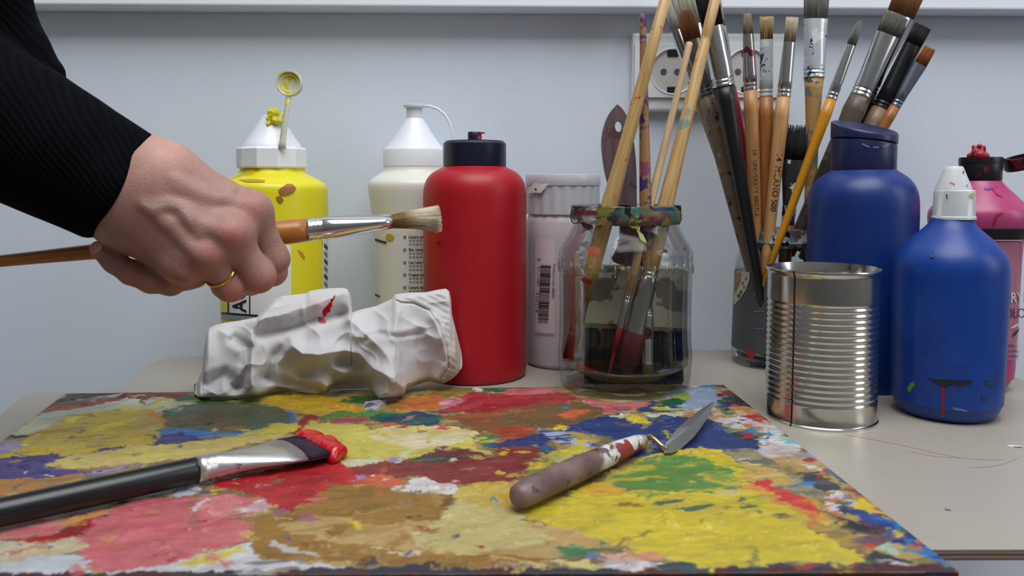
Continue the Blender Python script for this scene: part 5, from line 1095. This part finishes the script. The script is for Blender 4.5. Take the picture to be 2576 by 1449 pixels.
# ---------------------------------------------------------------- person: forearm, hand, sweater sleeve
def J(px,py,Y,rpx): 
    p=P(px,py,Y); return (p,rpx*depth(p)/F)
def seg(X,a,b):
    pa,ra=a;pb,rb=b; ab=pb-pa; L2=ab@ab
    t=np.clip(((X[0]-pa[0])*ab[0]+(X[1]-pa[1])*ab[1]+(X[2]-pa[2])*ab[2])/L2,0,1)
    return np.sqrt((X[0]-pa[0]-t*ab[0])**2+(X[1]-pa[1]-t*ab[1])**2+(X[2]-pa[2]-t*ab[2])**2)-(ra+(rb-ra)*t)
def smin(a,b,k):
    h=np.maximum(k-np.abs(a-b),0)/k; return np.minimum(a,b)-h*h*k*.25
def chain(X,js,k):
    d=None
    for a,b in zip(js[:-1],js[1:]):
        s=seg(X,a,b); d=s if d is None else smin(d,s,k)
    return d
wristA=J(330,406,.435,56); wristB=J(284,500,.433,56)
foreA=J(80,280,.430,50); foreB=J(50,350,.430,50)
I0,I1,I2,I3,I4=J(420,432,.436,62),J(634,532,.445,43),J(687,652,.455,36),J(686,684,.473,31),J(650,660,.482,26)
M0,M1,M2,M3,M4=J(380,470,.430,60),J(580,592,.430,42),J(650,694,.440,38),J(630,706,.466,32),J(600,660,.480,27)
R0,R1,R2,R3,R4=J(345,500,.428,56),J(520,640,.427,38),J(580,718,.437,36),J(568,716,.462,31),J(552,668,.476,26)
L0,L1,L2=J(310,535,.430,56),J(452,664,.430,38),J(488,688,.436,31)
pinky=[J(468,700,.438,28),J(430,714,.441,27),J(380,706,.441,29),J(330,686,.440,28),J(288,660,.439,25),J(247,630,.437,20)]
thumb=[J(400,480,.452,46),J(500,550,.476,38),J(585,592,.486,31),J(648,610,.486,25)]
HYP=[J(300,560,.440,44),J(420,650,.442,40)]
def hand_sdf(X):
    d=smin(seg(X,wristA,foreA),seg(X,wristB,foreB),.03)
    for a,b in ((I0,I1),(M0,M1),(R0,R1),(L0,L1),(wristA,I0),(wristA,M0),(wristB,R0),(wristB,L0),(wristB,HYP[0]),(HYP[0],HYP[1])):
        d=smin(d,seg(X,a,b),.013)
    d=smin(d,seg(X,I1,M1),.008); d=smin(d,seg(X,M1,R1),.008); d=smin(d,seg(X,R1,L1),.008)
    f=None
    for ch in ([I1,I2,I3,I4],[M1,M2,M3,M4],[R1,R2,R3,R4],[L1,L2,pinky[0]]):
        c=chain(X,ch,.006); f=c if f is None else smin(f,c,.0011)
    d=smin(d,f,.005)
    d=smin(d,chain(X,pinky,.004),.0022); d=smin(d,chain(X,thumb,.006),.004)
    return d
# veins and tendons follow the back of the hand: find the skin first, then lay low ridges on it
def skin_hit(px,py):
    dv=ray(px,py); t=.36/dv[1]; c=np.array([0,0,CH])
    for _ in range(60):
        p=c+dv*t; s=float(hand_sdf((np.array(p[0]),np.array(p[1]),np.array(p[2])))); t+=s*.8
        if abs(s)<2e-5: break
    return c+dv*t
def hc(p): return [(200+x/3.22,330+y/3.22) for x,y in p]
relief=[]
for pl,r,sink in ((hc([(520,585),(590,620),(660,605),(740,590),(800,605),(860,650),(900,710),(940,780),(990,830)]),.0018,.0014),(hc([(780,470),(860,480),(960,520),(1060,560),(1150,560),(1220,520),(1230,480)]),.0017,.0016),(hc([(690,740),(780,800),(880,910),(980,1000)]),.0022,.0021),
    (hc([(860,690),(960,740),(1080,790),(1180,830)]),.0022,.0021),(hc([(760,400),(900,450),(1100,540),(1300,600)]),.0022,.0022),(hc([(600,640),(660,700),(760,760)]),.0016,.0015)):
    pl=rounded(pl,2); pts=[skin_hit(*q) for q in pl]; n_=len(pl); relief.append([(p+ray(*q)*(sink+.0009*(2*abs(i/(n_-1)-.5))**3),r) for i,(p,q) in enumerate(zip(pts,pl))])
knobs=[(skin_hit(*q)+ray(*q)*s,r) for q,r,s in ((hc([(1235,830)])[0],.0062,.0048),(hc([(1395,625)])[0],.0066,.0056),(hc([(1045,1005)])[0],.0056,.0044),(hc([(880,1150)])[0],.005,.0042))]
def full_sdf(X):
    d=hand_sdf(X)
    for js in relief: d=smin(d,chain(X,js,.002),.0040)
    for p,r in knobs: d=smin(d,np.sqrt((X[0]-p[0])**2+(X[1]-p[1])**2+(X[2]-p[2])**2)-r,.005)
    return d
def surface_nets(fn,lo,hi,h):
    n=[int(math.ceil((b-a)/h))+1 for a,b in zip(lo,hi)]
    ax=[lo[i]+h*np.arange(n[i]) for i in range(3)]
    X=(ax[0][:,None,None],ax[1][None,:,None],ax[2][None,None,:]); D=np.broadcast_to(fn(X),n).astype(np.float32)
    s=D<0; m=[k-1 for k in n]
    cnt=np.zeros(m,np.int32); acc=np.zeros(m+[3],np.float32)
    corners=[(i,j,k) for i in(0,1) for j in(0,1) for k in(0,1)]
    for c in corners:
        for a in range(3):
            if c[a]==0:
                e=list(c); e[a]=1
                A=D[c[0]:c[0]+m[0],c[1]:c[1]+m[1],c[2]:c[2]+m[2]]; B=D[e[0]:e[0]+m[0],e[1]:e[1]+m[1],e[2]:e[2]+m[2]]
                x=(A<0)!=(B<0); i=np.where(x); t=A[i]/(A[i]-B[i]); cnt[i]+=1
                pt=np.tile(np.array(c,np.float32),(len(t),1)); pt[:,a]+=t; acc[i]+=pt
    cell=np.where(cnt>0); idx=np.full(m,-1,np.int64); idx[cell]=np.arange(len(cell[0]))
    V=acc[cell]/cnt[cell][:,None]+np.stack(cell,-1); V=V*h+np.array(lo)
    Q=[]
    for a in range(3):
        b,c=(a+1)%3,(a+2)%3
        sl0=[slice(None)]*3; sl1=[slice(None)]*3; sl0[a]=slice(0,-1); sl1[a]=slice(1,None)
        x=s[tuple(sl0)]!=s[tuple(sl1)]; w=np.array(np.where(x)); 
        ok=(w[b]>0)&(w[c]>0)&(w[b]<m[b])&(w[c]<m[c]); w=w[:,ok]; ins=s[tuple(w)]
        def at_(db,dc):
            q=w.copy(); q[b]-=db; q[c]-=dc; return idx[tuple(q)]
        q=np.stack([at_(0,0),at_(1,0),at_(1,1),at_(0,1)],-1); q[~ins]=q[~ins][:,::-1]; Q.append(q)
    Q=np.concatenate(Q); Q=Q[(Q>=0).all(1)]; return V,Q
def np_mesh(name,V,Q,mat,parent,origin):
    o=mesh(name,V,Q.tolist(),mat,parent,origin); return fixn(o)
person=thing('person','person reaching in from the left in a black knitted sweater, holding a brush','person',tuple(P(300,470,.43)))
po0=np.array(person.location)
allj=[wristA,wristB,foreA,foreB,I0,I1,I2,I3,I4,M1,M2,M3,M4,R1,R2,R3,R4,L0,L1,L2]+pinky+thumb+HYP
lo=np.min([p-r for p,r in allj],0)-.014; hi=np.max([p+r for p,r in allj],0)+.012; lo[0]=max(lo[0],P(110,300,.43)[0])
V,Q=surface_nets(full_sdf,lo,hi,.0008)
# close the arm stump inside the sleeve is not needed: the grid ends inside the cuff
px,py=proj(V[:,0],V[:,1],V[:,2])
sk=np.tile(lin((162,123,113)),(len(V),1))
def tint(cx,cy,r,c,a):
    global sk
    m=(np.exp(-(((px-cx)**2+(py-cy)**2)/(r*r)))*a)[:,None]; sk=sk*(1-m)+lin(c)*m
for cx,cy,r,c,a in ((582,594,34,(178,96,92),.75),(633,526,30,(180,104,100),.6),(522,642,30,(172,96,90),.55),(470,672,30,(172,100,92),.4),(648,728,36,(196,110,108),.6),(582,748,30,(196,110,106),.6),(708,706,22,(196,112,106),.5),(420,375,60,(204,152,136),.6),(360,700,80,(166,104,92),.5),(245,625,22,(206,136,128),.6),(505,700,26,(176,100,94),.5)):
    tint(cx,cy,r,c,a)
for pl in (hc([(520,585),(590,620),(660,605),(740,590),(800,605),(860,650),(900,710)]),):
    m=(np.exp(-(polydist(px,py,pl)/6)**2)*.45)[:,None]; sk=sk*(1-m)+lin((196,176,170))*m
sk=sk*(1+(fbm(px/16,py/16,3,3)-.5)[:,None]*.16)
# faint hair and crease lines on the skin
arm=np_mesh('hand',V,Q,MAttr('skin','tone',.46,.35,900,.0005,sss=.12),person,po0)
at=arm.data.color_attributes.new('tone','FLOAT_COLOR','POINT'); at.data.foreach_set('color',np.concatenate([np.clip(sk,0,1),np.ones((len(sk),1))],1).astype(np.float32).ravel())
# little-finger nail
nc=skin_hit(241,622); 
bm=bmesh.new(); bmesh.ops.create_uvsphere(bm,u_segments=20,v_segments=12,radius=1); R3=Matrix.Rotation(math.radians(-40),3,'Y')
V=[tuple(R3@Vector((v.co.x*.0040,v.co.y*.0012,v.co.z*.0030))+Vector(nc)-Vector(po0)) for v in bm.verts]; bm.verts.index_update(); Fc=[[v.index for v in f.verts] for f in bm.faces]; bm.free()
mesh('fingernail',V,Fc,M('nail',(206,150,142),.3),person)
# gold ring on the ring finger
a,ra=R1; b_,rb=R2; t=.60; c0=a+(b_-a)*t; axr=(b_-a)/np.linalg.norm(b_-a); axr=axr+np.array([0,.38,0]); axr/=np.linalg.norm(axr); rr_=(ra+(rb-ra)*t)*1.07
s=np.cross(axr,[0,1,0]); s/=np.linalg.norm(s); u_=np.cross(axr,s); V=[];Fc=[];n=72
sec=[(-.0013,.0),(-.0011,.0007),(0,.00095),(.0011,.0007),(.0013,0),(.0011,-.0004),(-.0011,-.0004)]
for k in range(n):
    ang=2*math.pi*k/n; e_=s*math.cos(ang)+u_*math.sin(ang)
    for dz,dr in sec: V.append(c0+e_*(rr_+dr)+axr*dz)
m=len(sec)
for k in range(n):
    for j in range(m): Fc.append((k*m+j,k*m+(j+1)%m,((k+1)%n)*m+(j+1)%m,((k+1)%n)*m+j))
fixn(mesh('finger_ring',V,Fc,M('gold',(226,176,96),.18,1.0,var=.02),person,po0,label='plain gold wedding band'))
# sleeve
S=[J(300,480,.432,112),J(150,387,.428,148),J(0,306,.424,172),J(-190,190,.420,200)]
cuffA,cuffB=J(338,392,.433,52),J(250,566,.431,44)
up=[J(114,186,.450,46),J(28,112,.446,70),J(-48,-20,.44,98),J(-150,-250,.43,150)]
cn=np.array([.89,.0,-.45])  # cuff plane direction along the forearm
cp0=np.array(P(302,480,.432)); pA=np.array(P(400,342,.432)); pB=np.array(P(222,612,.432)); dcut=(pB-pA)/np.linalg.norm(pB-pA); nc_=np.array([-dcut[2],0,dcut[0]]); nc_=nc_ if nc_[0]>0 else -nc_
def sleeve_sdf(X):
    d=smin(seg(X,J(399,426,.433,64),J(113,263,.428,83)),seg(X,J(293,566,.431,60),J(39,408,.424,108)),.008)
    d=smin(d,seg(X,S[0],S[1]),.006); d=smin(d,seg(X,S[1],S[2]),.006); d=smin(d,seg(X,S[2],S[3]),.006); d=smin(d,seg(X,J(340,500,.432,105),S[0]),.01)
    d=smin(d,chain(X,up,.012),.004)
    f=(X[0]-pA[0])*nc_[0]+(X[2]-pA[2])*nc_[2]
    bow=((X[0]-cp0[0])*dcut[0]+(X[2]-cp0[2])*dcut[2])
    cut=f+.001-.0095*np.maximum(0,1-(bow/.034)**2)
    d=-smin(-d,-cut,.004)
    return d
lo=np.array([P(-420,0,.43)[0],.35,P(0,640,.43)[2]]); hi=np.array([P(400,0,.43)[0],.53,P(0,-140,.43)[2]])
V,Q=surface_nets(sleeve_sdf,lo,hi,.0016)
ms=NT('black_knit'); w=ms.n('ShaderNodeTexWave',wave_type='BANDS',bands_direction='X'); mp=ms.n('ShaderNodeMapping'); tc_=ms.n('ShaderNodeTexCoord'); ms.l(tc_.outputs['Object'],mp.inputs['Vector']); mp.inputs['Rotation'].default_value=(0,math.radians(-148),0)
ms.l(mp.outputs[0],w.inputs['Vector']); w.inputs['Scale'].default_value=110; w.inputs['Distortion'].default_value=1.2; w.inputs['Detail'].default_value=2
fz=ms.noise(ms.coord(),900,3)
mixh=ms.n('ShaderNodeMath',operation='ADD'); ms.l(w.outputs['Fac'],mixh.inputs[0]); ms.l(fz,mixh.inputs[1])
ms.bsdf(ms.mix(w.outputs['Fac'],L4((4,5,8)),L4((9,10,14))),.9,0,.06,ms.bump(mixh.outputs[0],.0006,.5))
np_mesh('sweater_sleeve',V,Q,ms.m,person,po0)
# ---------------------------------------------------------------- brush in the hand
hb0,hb1=np.array(P(-70,664,.434)),np.array(P(1107,545,.484)); Lh=np.linalg.norm(hb1-hb0)
zx=(hb1-hb0)/Lh; rt=thing('paint_brush','flat bristle brush with an orange-brown wooden handle, held in the hand','brush',tuple(hb0))
yx=np.array([0,1,0.])-zx*zx[1]; yx/=np.linalg.norm(yx); xx=np.cross(yx,zx)
rt.matrix_world=Matrix((tuple(xx)+(0,),tuple(yx)+(0,),tuple(zx)+(0,),(0,0,0,1))).transposed(); rt.location=tuple(hb0)
def fx(px): 
    """distance along the brush for a photo column"""
    lo_,hi_=0.,1.
    for _ in range(40):
        m_=(lo_+hi_)/2; q=hb0+(hb1-hb0)*m_
        if proj(*q)[0]<px: lo_=m_
        else: hi_=m_
    return lo_*Lh
def hr(px,h): q=hb0+(hb1-hb0)*(fx(px)/Lh); return h*depth(q)/F
hd=[(-69,14),(0,15),(120,17),(230,19.5),(400,24),(560,28),(680,30.5),(740,30.5),(776,28)]
V,Fc=tube_geo([(0,0,fx(p)) for p,_ in hd],[hr(p,h) for p,h in hd],28,side=(0,1,0)); mesh('handle',V,Fc,MS('orange_varnished_wood',(176,112,46),[((150,84,36),24,.55),((206,160,96),40,.66)],.3,grain=(150,92,38),gscale=300),rt)
fe=[(774,29.5,29.5),(782,30,30),(786,26.5,26.5),(792,30,30),(797,26.5,26.5),(803,30,30),(808,26.5,26.5),(815,29.5,29.5),(850,28,33),(900,24.5,38),(950,20.5,43),(985,18,46)]
V,Fc=tube_geo([(0,0,fx(p)) for p,_,_ in fe],[hr(p,w_) for p,w_,_ in fe],40,[hr(p,d_) for p,_,d_ in fe],side=(0,1,0)); mesh('ferrule',V,Fc,M('bright_ferrule',(214,214,214),.16,1.0),rt)
z0=fx(984); Lb=Lh-z0; parts=[]; rr=random.Random(9)
w0,d0=hr(985,16.5),hr(985,44); w1,d1=hr(1100,31),hr(1100,48)
V,Fc=tube_geo([(0,0,-.002),(0,0,Lb*.5),(0,0,Lb*.9)],[w0*.95,(w0+w1)*.46,w1*.88],24,[d0*.95,(d0+d1)*.46,d1*.9],side=(0,1,0)); parts.append((V,Fc))
for i in range(900):
    a=rr.random()*6.283; q=math.sqrt(rr.random()) if rr.random()<.5 else .98; x,y=q*math.cos(a),q*math.sin(a); jl=1-.08*rr.random()
    pts=[(x*w0,y*d0,0),(x*(w0+w1)/2*1.02,y*(d0+d1)/2,Lb*.5*jl),((x+rr.gauss(0,.06))*w1+.0012,(y+rr.gauss(0,.05))*d1,Lb*jl)]; parts.append(tube_geo(pts,[.00018,.00018,.00009],4))
V,Fc=join_geo(parts); o=mesh('bristles',V,Fc,Mhair('hog_bristle',(150,116,66),(206,196,170),.021,.45),rt); o.location=(0,0,z0)
